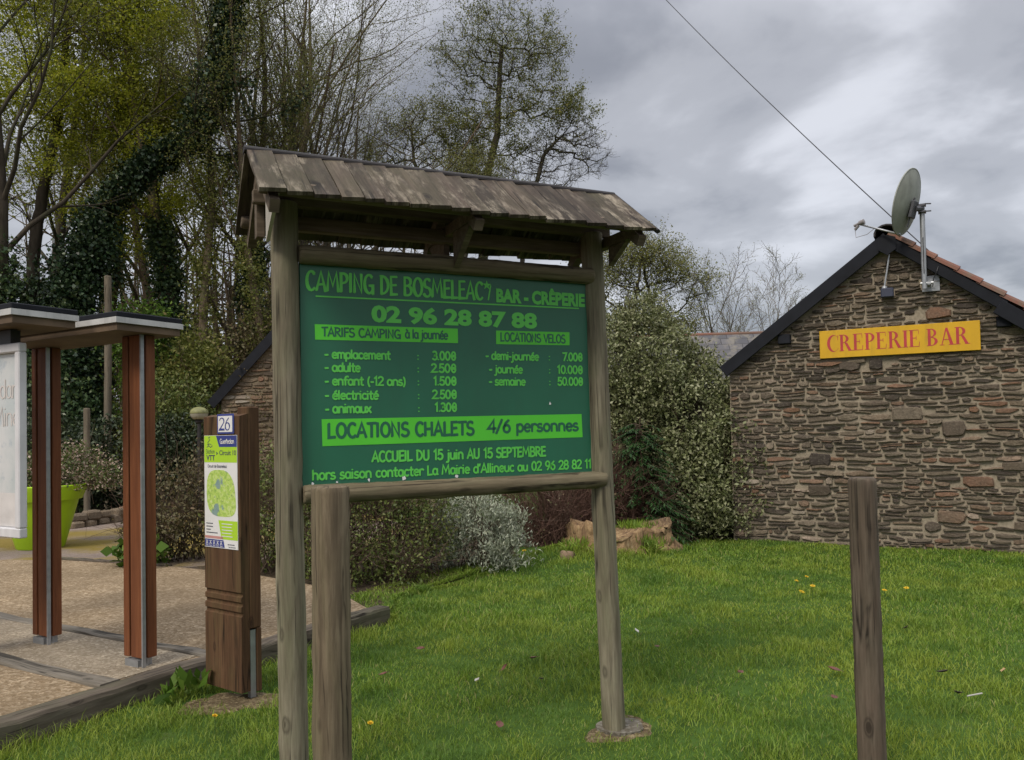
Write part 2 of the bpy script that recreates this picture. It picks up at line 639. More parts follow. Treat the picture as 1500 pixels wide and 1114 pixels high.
def crown_tree(key, seed, trunk, blobs, n, r0, bark, leaf, leaf_n, leaf_size=.06, leaf_spread=.10, twigs=3, twig_len=.35, r_tip=.006, start=.35, step=.32, wig=.05,
               aspect=.6, ivy=None, ivy_n=0, ivy_top=5.0, ivy_r=.3, pen=.10, flat=.7):
    """branches grown from a trunk line into crown ellipsoids (cx,cy,cz,rx,ry,rz,leafiness)"""
    rng = np.random.default_rng(seed)
    tr = np.array(trunk, float)
    seg = np.linalg.norm(np.diff(tr, axis=0), axis=1)
    cum = np.concatenate([[0], np.cumsum(seg)])
    m = int(cum[-1] / .3) + 2
    q = np.linspace(0, cum[-1], m)
    base = np.stack([np.interp(q, cum, tr[:, k]) for k in range(3)], -1) + rng.normal(size=(m, 3)) * .012
    cap = m + n * 12
    N = np.empty((cap, 3))
    par = np.full(cap, -1)
    ln = np.zeros(cap)
    ok = np.full(cap, 1e9)
    N[:m] = base
    par[1:m] = np.arange(m - 1)
    ln[:m] = 0
    ok[:m] = np.where(q > cum[-1] * start, 0, 1e9)
    cnt = m
    B = np.array([b[:6] for b in blobs])
    lf = np.array([b[6] if len(b) > 6 else 1.0 for b in blobs])
    vol = B[:, 3] * B[:, 4] * B[:, 5]
    pick = rng.choice(len(B), n, p=vol / vol.sum())
    d = rng.normal(size=(n, 3))
    d /= np.linalg.norm(d, axis=1)[:, None]
    A = B[pick, :3] + d * (rng.uniform(0, 1, n) ** .42)[:, None] * B[pick, 3:6]
    dist0 = np.min(np.linalg.norm(A[:, None, :] - base[None, int(m * start):, :], axis=2), axis=1)
    order = np.argsort(dist0 + rng.uniform(0, .35, n))
    tips, tb = [], []
    for i in order:
        p = A[i]
        dd = np.linalg.norm(N[:cnt] - p, axis=1)
        up = np.maximum(N[:cnt, 2] - p[2], 0) * .8          # boughs rise towards their twigs
        j = int(np.argmin(dd + pen * ln[:cnt] + up + ok[:cnt]))
        L = dd[j]
        k = min(max(1, int(L / step)), 10)
        off = rng.normal(size=3) * wig * L
        a = N[j].copy()
        prev = j
        for t in range(1, k + 1):
            u = t / k
            N[cnt] = a + (p - a) * u + off * math.sin(math.pi * u) + rng.normal(size=3) * wig * .3 * (t < k)
            par[cnt] = prev
            ln[cnt] = ln[prev] + L / k
            ok[cnt] = 0
            prev = cnt
            cnt += 1
        tips.append(cnt - 1)
        tb.append(pick[i])
    w = np.zeros(cnt)
    w[tips] += 1
    for i in range(cnt - 1, 0, -1):
        w[par[i]] += max(w[i], .2)
    rad = r_tip * np.maximum(w, 1) ** .43
    rad[:m] = np.maximum(np.minimum(rad[:m], r0), r0 * np.linspace(1, .25, m))
    polys = [(base, rad[:m])]
    for i in range(m, cnt):
        j = par[i]
        polys.append((np.stack([N[j], N[i]]), np.array([min(rad[j], rad[i] * 1.35), rad[i]])))
    ctr = B[:, :3].mean(0)
    tw = []
    for i, b in zip(tips, tb):
        dirp = unit(N[i] - N[par[i]])
        for k in range(twigs):
            dd = unit(dirp + rng.normal(size=3) * .7 + np.array([0, 0, .15]))
            l = twig_len * rng.uniform(.5, 1.3)
            mid = N[i] + dd * l * .5 + rng.normal(size=3) * .03
            e = N[i] + unit(dd + rng.normal(size=3) * .4 + np.array([0, 0, .2])) * l
            polys.append((np.stack([N[i], mid, e]), np.array([r_tip, r_tip * .75, r_tip * .45])))
            tw.append((N[i], mid, e, lf[b]))
    v, f = tubes_np(polys)
    res = {'trunk': mesh_np(key + '_trunk', v, [f], bark, smooth=True)}
    if leaf is not None and leaf_n:
        a = np.array([t[0] for t in tw])
        e = np.array([t[2] for t in tw])
        p = np.array([t[3] for t in tw])
        idx = rng.choice(len(tw), leaf_n, p=p / p.sum())
        P = a[idx] + (e - a)[idx] * rng.uniform(.1, 1.1, leaf_n)[:, None] + rng.normal(size=(leaf_n, 3)) * leaf_spread
        v, f = cards(P, leaf_size, rng, aspect=aspect, flat=flat)
        res['crown'] = mesh_np(key + '_crown', v, [f], leaf)
    if ivy is not None and ivy_n:
        b = base[base[:, 2] < ivy_top]
        c = b[rng.integers(0, len(b), ivy_n // 30)] + rng.normal(size=(ivy_n // 30, 3)) * ivy_r * np.array([.6, .6, .3])
        P = np.repeat(c, 30, 0) + rng.normal(size=(len(c) * 30, 3)) * .12
        v, f = cards(P, .10, rng, aspect=.85, flat=.3, up=-.4)
        res['ivy'] = mesh_np(key + '_ivy', v, [f], ivy)
    return res


def place_tree(res, name, label, loc, scale=1.0, rotz=0.0, cat='tree', group=None, tilt=None):
    t = thing(name, label, cat, loc, rotz, group)
    t.scale = (scale,) * 3
    if tilt:
        t.rotation_euler = (tilt[0], tilt[1], rotz)
    for k, me in res.items():
        link(k, me, t)
    return t


def shrub(name, label, loc, blobs, seed, leaf, n_clumps, per, cr, size, twig=None, n_twig=60, twig_r=.006, shell=.55,
          aspect=.55, cat='shrub', flat=.5, group=None, up=.2, twig_over=1.05):
    rng = np.random.default_rng(seed)
    t = thing(name, label, cat, loc, 0, group)
    if n_clumps:
        P = blob_points(rng, blobs, n_clumps, per, cr, shell, zmin=0.01)
        v, f = cards(P, size, rng, aspect=aspect, flat=flat, up=up)
        link('foliage', mesh_np(name + '_foliage', v, [f], leaf), t)
    if twig is not None and n_twig:
        polys = []
        for i in range(n_twig):
            b = blobs[rng.integers(len(blobs))]
            e = rng.normal(size=3)
            e[2] = abs(e[2]) * .9 + .1
            e = unit(e) * np.array(b[3:6]) * rng.uniform(.6, twig_over)
            end = np.array(b[:3]) + e
            end[2] = max(end[2], .12)
            st = np.array([b[0] + rng.normal() * b[3] * .25, b[1] + rng.normal() * b[4] * .25, 0.0])
            mid = (st + end) / 2 + rng.normal(size=3) * .06
            mid[2] += .08
            tt = np.linspace(0, 1, 6)[:, None]
            pts = st * (1 - tt) ** 2 + 2 * mid * tt * (1 - tt) + end * tt ** 2 + rng.normal(size=(6, 3)) * .012
            polys.append((pts, np.linspace(twig_r, twig_r * .35, 6)))
            for _ in range(5):
                j = rng.integers(2, 6)
                q = pts[j]
                dd = unit(pts[j] - pts[j - 1]) + rng.normal(size=3) * .55
                l = rng.uniform(.12, .32)
                p2 = np.stack([q, q + dd * l * .5 + rng.normal(size=3) * .02, q + dd * l + rng.normal(size=3) * .03])
                polys.append((p2, np.array([twig_r * .5, twig_r * .4, twig_r * .22])))
        v, f = tubes_np(polys)
        link('stems', mesh_np(name + '_stems', v, [f], twig), t)
    return t


# ------------------------------------------------------------------ lettering
def arc(cx, cy, rx, ry, a0, a1, n=None):
    n = n or max(4, int(abs(a1 - a0) / 22))
    return [(cx + rx * math.cos(R(a0 + (a1 - a0) * i / n)), cy + ry * math.sin(R(a0 + (a1 - a0) * i / n))) for i in range(n + 1)]


def dot_(x, y):
    return [(x, y - .015), (x + .004, y + .015)]


_a = [arc(.21, .33, .19, .33, 40, 380), [(.4, .64), (.39, .12), (.45, .0)]]
_e = [[(.05, .33), (.4, .37)] + arc(.22, .33, .19, .33, 20, 315)]
GL = {
    'A': (.58, [[(.0, 0), (.27, 1), (.52, -.02)], [(.09, .31), (.45, .35)]]),
    'B': (.54, [[(.04, 0), (.04, 1)] + arc(.2, .77, .22, .23, 80, -90) + [(.05, .53)], [(.05, .53)] + arc(.23, .27, .23, .27, 85, -90) + [(.04, 0)]]),
    'C': (.52, [arc(.28, .5, .26, .51, 48, 312)]),
    'D': (.56, [[(.05, 0), (.05, 1)], [(-.02, .98)] + arc(.1, .5, .37, .49, 85, -90) + [(.03, .0)]]),
    'E': (.46, [[(.41, 1), (.04, .98), (.04, 0), (.42, .02)], [(.04, .51), (.36, .54)]]),
    'F': (.44, [[(.41, 1), (.04, .98), (.04, 0)], [(.04, .51), (.36, .54)]]),
    'G': (.6, [arc(.29, .5, .27, .51, 48, 320), [(.52, -.05), (.52, .42), (.3, .42)]]),
    'H': (.58, [[(.04, 0), (.04, 1)], [(.47, 0), (.47, 1)], [(.04, .48), (.47, .52)]]),
    'I': (.2, [[(.05, 0), (.05, 1)]]),
    'L': (.44, [[(.04, 1), (.04, .0), (.4, .03)]]),
    'M': (.72, [[(.0, 0), (.09, 1), (.32, .28), (.54, 1), (.64, 0)]]),
    'N': (.58, [[(.04, 0), (.04, 1), (.45, .02), (.45, 1)]]),
    'O': (.62, [arc(.29, .5, .26, .51, 90, 450)]),
    'P': (.5, [[(.04, 0), (.04, 1)], [(-.02, .99)] + arc(.17, .74, .24, .26, 80, -90) + [(.05, .46)]]),
    'R': (.54, [[(.04, 0), (.04, 1)], [(-.02, .99)] + arc(.17, .75, .24, .24, 80, -90) + [(.08, .5)], [(.14, .5), (.48, -.02)]]),
    'S': (.5, [arc(.24, .74, .2, .26, 40, 230) + arc(.21, .25, .23, .26, 60, -150)]),
    'T': (.5, [[(-.02, .97), (.5, 1.0)], [(.24, .99), (.23, 0)]]),
    'U': (.58, [[(.04, 1), (.04, .4)] + arc(.25, .27, .21, .28, 180, 360) + [(.46, .5), (.46, 1)]]),
    'V': (.52, [[(0, 1), (.24, 0), (.5, 1)]]),
    'a': (.5, _a), 'à': (.5, _a + [[(.1, .98), (.25, .82)]]),
    'b': (.48, [[(.04, 1), (.04, 0)], arc(.23, .33, .19, .33, 170, 530)]),
    'c': (.42, [arc(.22, .33, .19, .33, 48, 312)]),
    'd': (.5, [arc(.21, .33, .19, .33, 30, 390), [(.41, 1), (.41, .0)]]),
    'e': (.46, _e), 'é': (.46, _e + [[(.17, .8), (.32, .97)]]),
    'f': (.36, [arc(.29, .8, .16, .2, 50, 180) + [(.13, .5), (.13, 0)], [(0, .6), (.3, .63)]]),
    'g': (.5, [arc(.21, .36, .19, .3, 30, 390), [(.41, .66), (.41, -.1)] + arc(.22, -.1, .19, .2, 0, -140)]),
    'h': (.5, [[(.04, 1), (.04, 0)], [(.04, .36)] + arc(.22, .42, .18, .24, 160, 0) + [(.41, 0)]]),
    'i': (.18, [[(.05, .66), (.05, 0)], dot_(.05, .9)]),
    'j': (.24, [[(.12, .66), (.12, -.08)] + arc(-.02, -.1, .14, .2, 0, -110), dot_(.12, .9)]),
    'l': (.18, [[(.05, 1), (.05, 0)]]),
    'm': (.72, [[(.04, .66), (.04, 0)], [(.04, .4)] + arc(.18, .45, .14, .21, 160, 0) + [(.33, 0)], [(.33, .4)] + arc(.47, .45, .14, .21, 160, 0) + [(.62, 0)]]),
    'n': (.5, [[(.04, .66), (.04, 0)], [(.04, .36)] + arc(.22, .42, .18, .24, 160, 0) + [(.41, 0)]]),
    'o': (.5, [arc(.23, .33, .2, .33, 90, 450)]),
    'p': (.48, [[(.04, .66), (.04, -.32)], arc(.23, .33, .19, .33, 170, 530)]),
    'r': (.36, [[(.04, .66), (.04, 0)], [(.04, .36)] + arc(.22, .42, .17, .24, 160, 40)]),
    's': (.4, [arc(.2, .49, .15, .17, 40, 230) + arc(.17, .17, .18, .17, 60, -150)]),
    't': (.36, [[(.15, .95), (.14, .2)] + arc(.25, .14, .11, .14, 180, 300), [(-.01, .63), (.31, .66)]]),
    'u': (.5, [[(.04, .66), (.04, .26)] + arc(.21, .23, .17, .23, 180, 340) + [(.4, .3)], [(.4, .66), (.4, 0)]]),
    'x': (.44, [[(0, .66), (.38, 0)], [(.37, .66), (.0, 0)]]),
    '0': (.5, [arc(.23, .5, .2, .5, 90, 450)]),
    '1': (.34, [[(.02, .8), (.18, 1), (.18, 0)]]),
    '2': (.5, [arc(.22, .74, .2, .26, 165, -40) + [(.02, .02), (.45, .02)]]),
    '3': (.48, [arc(.2, .76, .18, .24, 150, -85) + arc(.2, .27, .22, .27, 85, -150)]),
    '4': (.5, [[(.33, 0), (.35, 1), (.0, .32), (.47, .34)]]),
    '5': (.48, [[(.4, 1), (.09, .98), (.06, .55)] + arc(.2, .31, .22, .31, 105, -150)]),
    '6': (.5, [[(.36, 1), (.16, .74), (.05, .4)] + arc(.23, .3, .19, .3, 170, 530)]),
    '7': (.46, [[(0, .98), (.43, 1), (.14, 0)]]),
    '8': (.5, [arc(.23, .76, .17, .24, 90, 450), arc(.23, .27, .21, .27, 90, 450)]),
    '9': (.5, [arc(.23, .7, .19, .3, 10, 370), [(.42, .7), (.38, .35), (.2, 0)]]),
    '€': (.5, [arc(.27, .5, .19, .5, 20, 340), [(.0, .56), (.46, .58)], [(.0, .42), (.46, .44)]]),
    '-': (.32, [[(.02, .36), (.24, .38)]]), ':': (.2, [dot_(.05, .1), dot_(.05, .58)]), '.': (.16, [dot_(.04, .02)]),
    ',': (.16, [[(.06, .06), (.0, -.14)]]), '/': (.42, [[(.0, -.08), (.36, 1.04)]]), '(': (.28, [arc(.3, .42, .24, .66, 120, 240)]),
    ')': (.28, [arc(-.06, .42, .24, .66, 60, -60)]), "'": (.16, [[(.07, 1), (.03, .76)]]), ' ': (.3, []), '▸': (.4, [[(.05, .1), (.05, .6), (.3, .35), (.05, .1)]]),
}


def stroke(mb, pts, w, M, z, slant=0.0, cal=0.0):
    """flat ribbon with rounded ends; cal = calligraphic contrast of the pen"""
    p = [np.array(q, float) for q in pts]
    n = len(p)
    closed = np.linalg.norm(p[0] - p[-1]) < 1e-6
    L, Rr = [], []
    for i in range(n):
        if closed:
            a, b = p[(i - 1) % (n - 1)], p[(i + 1) % (n - 1)] if i < n - 1 else p[1]
        else:
            a, b = p[max(i - 1, 0)], p[min(i + 1, n - 1)]
        d0 = unit(p[i] - a) if np.linalg.norm(p[i] - a) > 1e-9 else unit(b - p[i])
        d1 = unit(b - p[i]) if np.linalg.norm(b - p[i]) > 1e-9 else d0
        t = unit(d0 + d1)
        nn = np.array([-t[1], t[0]])
        c = max(float(nn @ np.array([-d1[1], d1[0]])), .5)
        ww = w * (1 - cal * abs(t @ np.array([.9, .43]))) / c * .5
        L.append(p[i] + nn * ww)
        Rr.append(p[i] - nn * ww)
    vs = []
    for a, b in zip(L, Rr):
        vs += [a, b]
    fs = [(2 * i + 1, 2 * i + 3, 2 * i + 2, 2 * i) for i in range(n - 1)]
    if not closed:
        for e, s in ((0, -1), (n - 1, 1)):
            d = unit(p[e] - p[e - s if s > 0 else e + 1])
            nn = np.array([-d[1], d[0]])
            h = np.linalg.norm(L[e] - Rr[e]) / 2
            b = len(vs)
            vs += [p[e] + nn * h * .75 + d * h * .6, p[e] - nn * h * .75 + d * h * .6]
            q = (2 * e, 2 * e + 1, b + 1, b)
            fs.append(q if s < 0 else q[::-1])
    mb.add([M @ Vector((v[0] + slant * v[1], v[1], z)) for v in vs], [f[::-1] for f in fs])


_zt = [0]


def text_width(s, sp=0.0):
    return sum(GL[c][0] + sp for c in s) - sp


def text(mb, s, M, x0, x1, y, h, w, z=0.0, cal=0.0, slant=0.0, sp=0.0, xs=None):
    """hand-lettered text fitted from x0 to x1 on baseline y; w = pen width in cap heights"""
    k = (x1 - x0) / text_width(s, sp) if xs is None else xs
    x = x0
    for c in s:
        adv, st = GL[c]
        for q in st:
            _zt[0] = (_zt[0] + 1) % 5
            stroke(mb, [(x + a * k, y + b * h) for a, b in q], w * h, M, z + _zt[0] * 0.00012, slant, cal)
        x += (adv + sp) * k


def font_text(s, M, x0, x1, y, h, offset, z, mb, shear=0.0, sx=None):
    """sans lettering from the built-in font, flattened into mb"""
    cu = bpy.data.curves.new('tmp', 'FONT')
    cu.body = s
    cu.size = 1.0
    cu.offset = offset
    cu.resolution_u = 3
    cu.shear = shear
    o = bpy.data.objects.new('tmp', cu)
    COL.objects.link(o)
    dg = bpy.context.evaluated_depsgraph_get()
    dg.update()
    me = bpy.data.meshes.new_from_object(o.evaluated_get(dg))
    v = np.array([q.co[:] for q in me.vertices])
    lo, hi = v.min(0), v.max(0)
    kx = (x1 - x0) / (hi[0] - lo[0])
    ky = h / 0.73
    vs = [M @ Vector((x0 + (q[0] - lo[0]) * kx, y + q[1] * ky, z)) for q in v]
    mb.add(vs, [list(p.vertices) for p in me.polygons])
    bpy.data.objects.remove(o)
    bpy.data.meshes.remove(me)
    bpy.data.curves.remove(cu)


def serif_text(mb, s, M, x0, x1, y, h, z):
    """bold roman capitals drawn as outlines"""
    def P(*pts):
        return [list(pts)]

    def rect(a, b, c, d):
        return [[(a, c), (b, c), (b, d), (a, d)]]

    def stem(a, w=.17):
        return rect(a, a + w, 0, 1) + rect(a - .07, a + w + .07, 0, .035) + rect(a - .07, a + w + .07, .965, 1)

    def bowl(cx, cy, ro, ry, ri, riy, ox, a0, a1, n=14):
        out = []
        for i in range(n):
            t0, t1 = R(a0 + (a1 - a0) * i / n), R(a0 + (a1 - a0) * (i + 1) / n)
            out.append([(cx + ro * math.cos(t0), cy + ry * math.sin(t0)), (cx + ro * math.cos(t1), cy + ry * math.sin(t1)),
                        (cx + ox + ri * math.cos(t1), cy + riy * math.sin(t1)), (cx + ox + ri * math.cos(t0), cy + riy * math.sin(t0))])
        return out
    E_ = stem(.09) + rect(.2, .6, .965, 1) + rect(.2, .62, 0, .035) + rect(.2, .46, .5, .54) + P((.57, 1), (.6, 1), (.62, .74), (.595, .74)) + \
        P((.60, 0), (.63, 0), (.66, .29), (.625, .29)) + rect(.44, .47, .4, .64)
    R_ = stem(.09) + bowl(.26, .745, .36, .255, .17, .215, .02, 92, -92) + P((.36, .5), (.52, .5), (.8, .0), (.6, .0)) + rect(.58, .86, 0, .035)
    G_ = {
        'C': (.80, bowl(.44, .5, .40, .52, .29, .475, .08, 42, 322, 22) + P((.715, .98), (.745, .98), (.745, .68), (.715, .68))),
        'R': (.86, R_), 'E': (.74, E_),
        'P': (.70, stem(.09) + bowl(.26, .73, .37, .27, .18, .23, .02, 92, -92)),
        'I': (.38, stem(.1)), ' ': (.30, []),
        'B': (.76, stem(.09) + bowl(.26, .755, .33, .245, .16, .207, .02, 92, -92) + bowl(.26, .26, .40, .26, .2, .222, .02, 92, -92)),
        'A': (.86, P((.10, 0), (.15, 0), (.44, 1), (.36, 1)) + P((.36, 1), (.47, 1), (.80, 0), (.6, 0)) + rect(.22, .6, .3, .34) + rect(.01, .27, 0, .035) + rect(.52, .88, 0, .035)),
    }
    k = (x1 - x0) / sum(G_[c][0] for c in s)
    x = x0
    i = 0
    for c in s:
        for q in G_[c][1]:
            i = (i + 1) % 9
            a = sum(q[j][0] * q[(j + 1) % len(q)][1] - q[(j + 1) % len(q)][0] * q[j][1] for j in range(len(q)))
            if a < 0:
                q = q[::-1]
            mb.add([M @ Vector((x + p * k, y + r * h, z + i * .0001)) for p, r in q], [list(range(len(q)))])
        x += G_[c][0] * k


def rect_(mb, M, x0, x1, y0, y1, z):
    mb.add([M @ Vector(p) for p in ((x0, y0, z), (x1, y0, z), (x1, y1, z), (x0, y1, z))], [(0, 1, 2, 3)])


# ------------------------------------------------------------------ materials
M_post = wood_mat('weathered_round_wood', (.09, .072, .047), (.205, .175, .12), (.37, .335, .24), 'z', 24, tint=(.17, .18, .10), tint_amt=.6)
M_rail = wood_mat('weathered_rail_wood', (.09, .068, .04), (.18, .145, .09), (.30, .25, .165), 'x', 22, tint=(.15, .16, .09), tint_amt=.5)
M_boll = wood_mat('bollard_wood', (.07, .05, .032), (.165, .125, .08), (.29, .235, .155), 'z', 24, tint=(.15, .15, .07), tint_amt=.5)
M_boll2 = wood_mat('dark_bollard_wood', (.055, .039, .027), (.12, .088, .064), (.20, .155, .118), 'z', 20, tint=(.12, .13, .09), tint_amt=.3)
M_shing = wood_mat('roof_board_wood', (.034, .025, .018), (.072, .053, .038), (.13, .098, .072), 'yz', 26, tint=(.075, .08, .035), tint_amt=.4, isl=True, lichen=(.33, .28, .21))
M_under = wood_mat('roof_frame_wood', (.075, .055, .038), (.15, .115, .08), (.24, .19, .14), 'x', 24, crack=False)
M_totem = wood_mat('stained_brown_wood', (.055, .028, .014), (.115, .06, .03), (.19, .105, .055), 'z', 20, tint=(.10, .095, .035), tint_amt=.45)
M_clad = wood_mat('red_brown_cladding', (.12, .04, .016), (.20, .07, .028), (.27, .105, .042), 'z', 18, crack=False, rough=.6)
M_beam = wood_mat('edging_timber', (.06, .045, .034), (.13, .105, .08), (.23, .195, .155), 'x', 16, tint=(.08, .10, .04), tint_amt=.4)
M_strip = wood_mat('pale_timber_strip', (.10, .085, .065), (.20, .175, .14), (.30, .27, .225), 'x', 16)
M_oldpole = wood_mat('pole_wood', (.10, .08, .055), (.17, .14, .10), (.25, .21, .15), 'z', 10)
M_cap = flat_mat('dark_cap', (.035, .032, .032), .7, var=.3)
M_darkgrn = flat_mat('sign_green', (.015, .118, .062), .42, var=.10, scale=2.0, streak=.35)
M_ltgreen = flat_mat('letter_green', (.10, .53, .07), .5, var=.10, scale=5.0)
M_band = flat_mat('band_green', (.085, .54, .03), .5, var=.06, scale=3.0)
M_steel = flat_mat('galvanised_steel', (.34, .35, .36), .45, .6, .15, 20)
M_alu = flat_mat('pale_metal_edge', (.52, .51, .49), .5, .15, .15, 8, streak=.8)
M_concrete = flat_mat('concrete', (.28, .26, .22), .9, 0, .3, 9, .5)
M_fascia = flat_mat('dark_painted_board', (.010, .011, .015), .7, 0, .3, 5, .1)
M_soffit = flat_mat('soffit_board', (.13, .09, .058), .7, 0, .3, 5, streak=.5)
M_white = flat_mat('white_print', (.70, .69, .68), .5, 0, .05, 6)
M_cream = flat_mat('weathered_white_frame', (.60, .59, .60), .5, 0, .10, 5, streak=.5)
M_lime = flat_mat('lime_print', (.38, .60, .03), .5, 0, .05, 6)
M_blue = flat_mat('blue_print', (.035, .05, .22), .5, 0, .1, 6)
M_ink = flat_mat('dark_ink', (.06, .065, .10), .5, 0, .1, 6)
M_pink = flat_mat('pink_print', (.50, .24, .22), .5, 0, .1, 6)
M_limepot = flat_mat('lime_plastic', (.36, .58, .012), .45, 0, .08, 3, streak=.35)
M_yellow = flat_mat('yellow_sign', (.60, .34, .006), .45, 0, .10, 3, streak=.45)
M_red = flat_mat('red_letter', (.42, .035, .04), .5, 0, .12, 6)
M_dishm = flat_mat('grey_dish', (.30, .31, .27), .6, 0, .35, 2.2, streak=.9)
M_black = flat_mat('black_plastic', (.02, .02, .022), .5)
M_darkblue = flat_mat('dark_blue_metal', (.03, .035, .06), .5)
M_terra = None


def _terra():
    m, nt, b = new_mat('terracotta')
    c = ramp_(nt, island(nt), [(0, (.14, .055, .036)), (.5, (.20, .085, .055)), (1, (.12, .07, .05))])
    c = mixc(nt, ramp_(nt, noise_(nt, 9, 5), [(.45, 0.), (.65, .6)]), c, (.12, .10, .07))
    nt.links.new(c, b.inputs['Base Color'])
    set_in(b, rough=.85)
    return m


M_terra = _terra()


def _slate():
    m, nt, b = new_mat('slate')
    br = nt.nodes.new('ShaderNodeTexBrick')
    tc = nt.nodes.new('ShaderNodeTexCoord')
    nt.links.new(tc.outputs['Object'], br.inputs['Vector'])
    br.inputs['Scale'].default_value = 1.0
    br.inputs['Brick Width'].default_value = .22
    br.inputs['Row Height'].default_value = .13
    br.inputs['Mortar Size'].default_value = .006
    br.inputs['Color1'].default_value = (.06, .06, .068, 1)
    br.inputs['Color2'].default_value = (.10, .095, .10, 1)
    br.inputs['Mortar'].default_value = (.02, .02, .02, 1)
    c = mixc(nt, ramp_(nt, noise_(nt, 5, 6, .7), [(.5, 0.), (.62, .7)]), br.outputs['Color'], (.19, .17, .13))
    nt.links.new(c, b.inputs['Base Color'])
    set_in(b, rough=.7)
    return m


M_slate = _slate()


def stone_mats(key, stops, mortar):
    m, nt, b = new_mat(key + '_stone')
    c = ramp_(nt, island(nt), stops)
    n1 = noise_(nt, 9, 6, .65)
    n2 = noise_(nt, 42, 5, .7)
    c = mixc(nt, ramp_(nt, n1, [(.35, .0), (.7, .5)]), c, (.10, .085, .062))
    c = mixc(nt, ramp_(nt, n2, [(.3, .55), (.55, .0)]), c, (.03, .026, .024))
    c = mixc(nt, ramp_(nt, n2, [(.55, .0), (.8, .6)]), c, (.27, .24, .19))
    nt.links.new(c, b.inputs['Base Color'])
    set_in(b, rough=.9, spec=.2)
    bump_(nt, b, n2, .7, .012)
    m2, nt, b = new_mat(key + '_mortar')
    n = noise_(nt, 30, 7, .7)
    n3 = noise_(nt, 2.2, 4, .6)
    c = ramp_(nt, n, [(.3, [x * .65 for x in mortar]), (.7, [x * 1.25 for x in mortar])])
    c = mixc(nt, ramp_(nt, n3, [(.4, 0.), (.7, .45)]), c, [x * .5 for x in mortar])
    nt.links.new(c, b.inputs['Base Color'])
    set_in(b, rough=.95, spec=.1)
    bump_(nt, b, n, .8, .012)
    return m, m2


M_stone, M_mortar = stone_mats('rubble', [(0, (.042, .033, .028)), (.14, (.095, .072, .055)), (.32, (.16, .122, .086)), (.5, (.22, .175, .125)), (.66, (.125, .098, .075)),
                                          (.8, (.21, .165, .115)), (.92, (.20, .11, .07)), (.965, (.25, .135, .08)), (1, (.40, .34, .27))], (.32, .27, .20))
M_stone2, M_mortar2 = stone_mats('cottage', [(0, (.10, .075, .055)), (.4, (.20, .15, .10)), (.7, (.27, .20, .13)), (.9, (.24, .13, .08)), (1, (.36, .32, .26))], (.22, .175, .115))


def _lawn():
    m, nt, b = new_mat('lawn_soil')
    c = ramp_(nt, noise_(nt, 3.0, 6, .65), [(.3, (.03, .055, .012)), (.6, (.055, .10, .02)), (.8, (.08, .085, .035))])
    nt.links.new(c, b.inputs['Base Color'])
    set_in(b, rough=1, spec=.05)
    return m


def _blade():
    m, nt, b = new_mat('grass_blades')
    c = ramp_(nt, island(nt), [(0, (.085, .155, .016)), (.35, (.138, .235, .024)), (.7, (.20, .30, .034)), (.86, (.235, .34, .05)), (.95, (.36, .37, .10)), (1, (.38, .30, .15))])
    f1 = ramp_(nt, noise_(nt, .6, 6, .65), [(.42, 0.), (.60, .75)])
    c = mixc(nt, f1, c, (.26, .315, .04))
    f2 = ramp_(nt, noise_(nt, 1.7, 5, .65), [(.48, 0.), (.64, .7)])
    c = mixc(nt, f2, c, (.068, .15, .022))
    nt.links.new(c, b.inputs['Base Color'])
    set_in(b, rough=.5, spec=.25)
    t = nt.nodes.new('ShaderNodeBsdfTranslucent')
    nt.links.new(c, t.inputs['Color'])
    mx = nt.nodes.new('ShaderNodeMixShader')
    mx.inputs[0].default_value = .3
    out = nt.nodes['Material Output']
    nt.links.new(b.outputs[0], mx.inputs[1])
    nt.links.new(t.outputs[0], mx.inputs[2])
    nt.links.new(mx.outputs[0], out.inputs[0])
    return m


def _gravel(name, a, bb, c_, moss=None, sc=55, moss_lo=.5):
    m, nt, b = new_mat(name)
    tc = nt.nodes.new('ShaderNodeTexCoord')
    vo = nt.nodes.new('ShaderNodeTexVoronoi')
    vo.inputs['Scale'].default_value = sc
    nt.links.new(tc.outputs['Object'], vo.inputs['Vector'])
    sp = nt.nodes.new('ShaderNodeSeparateColor')
    nt.links.new(vo.outputs['Color'], sp.inputs[0])
    c = ramp_(nt, sp.outputs[0], [(0, a), (.5, bb), (.9, c_), (1, [min(1, x * 1.3) for x in c_])])
    n1 = noise_(nt, 1.3, 5, .65)
    c = mixc(nt, ramp_(nt, n1, [(.4, .45), (.65, 0.)]), c, [x * .55 for x in a])
    c = mixc(nt, ramp_(nt, noise_(nt, 14, 5, .7), [(.45, .4), (.6, 0.)]), c, [x * .6 for x in bb])
    if moss is not None:
        c = mixc(nt, ramp_(nt, noise_(nt, .55, 5, .6), [(moss_lo, 0.), (moss_lo + .13, .9)]), c, moss)
    nt.links.new(c, b.inputs['Base Color'])
    set_in(b, rough=.95, spec=.15)
    bump_(nt, b, vo.outputs['Distance'], .6, .008)
    return m


M_gravel = _gravel('ochre_gravel', (.18, .125, .07), (.30, .22, .135), (.42, .33, .22))
M_pad = _gravel('pale_gravel', (.20, .16, .11), (.32, .26, .185), (.43, .365, .275), sc=70)
M_path = _gravel('worn_asphalt', (.21, .165, .135), (.27, .21, .175), (.32, .26, .22), moss=(.21, .155, .03), sc=120, moss_lo=.42)
M_litter = _gravel('leaf_litter', (.03, .022, .014), (.06, .045, .028), (.11, .08, .05), sc=30)

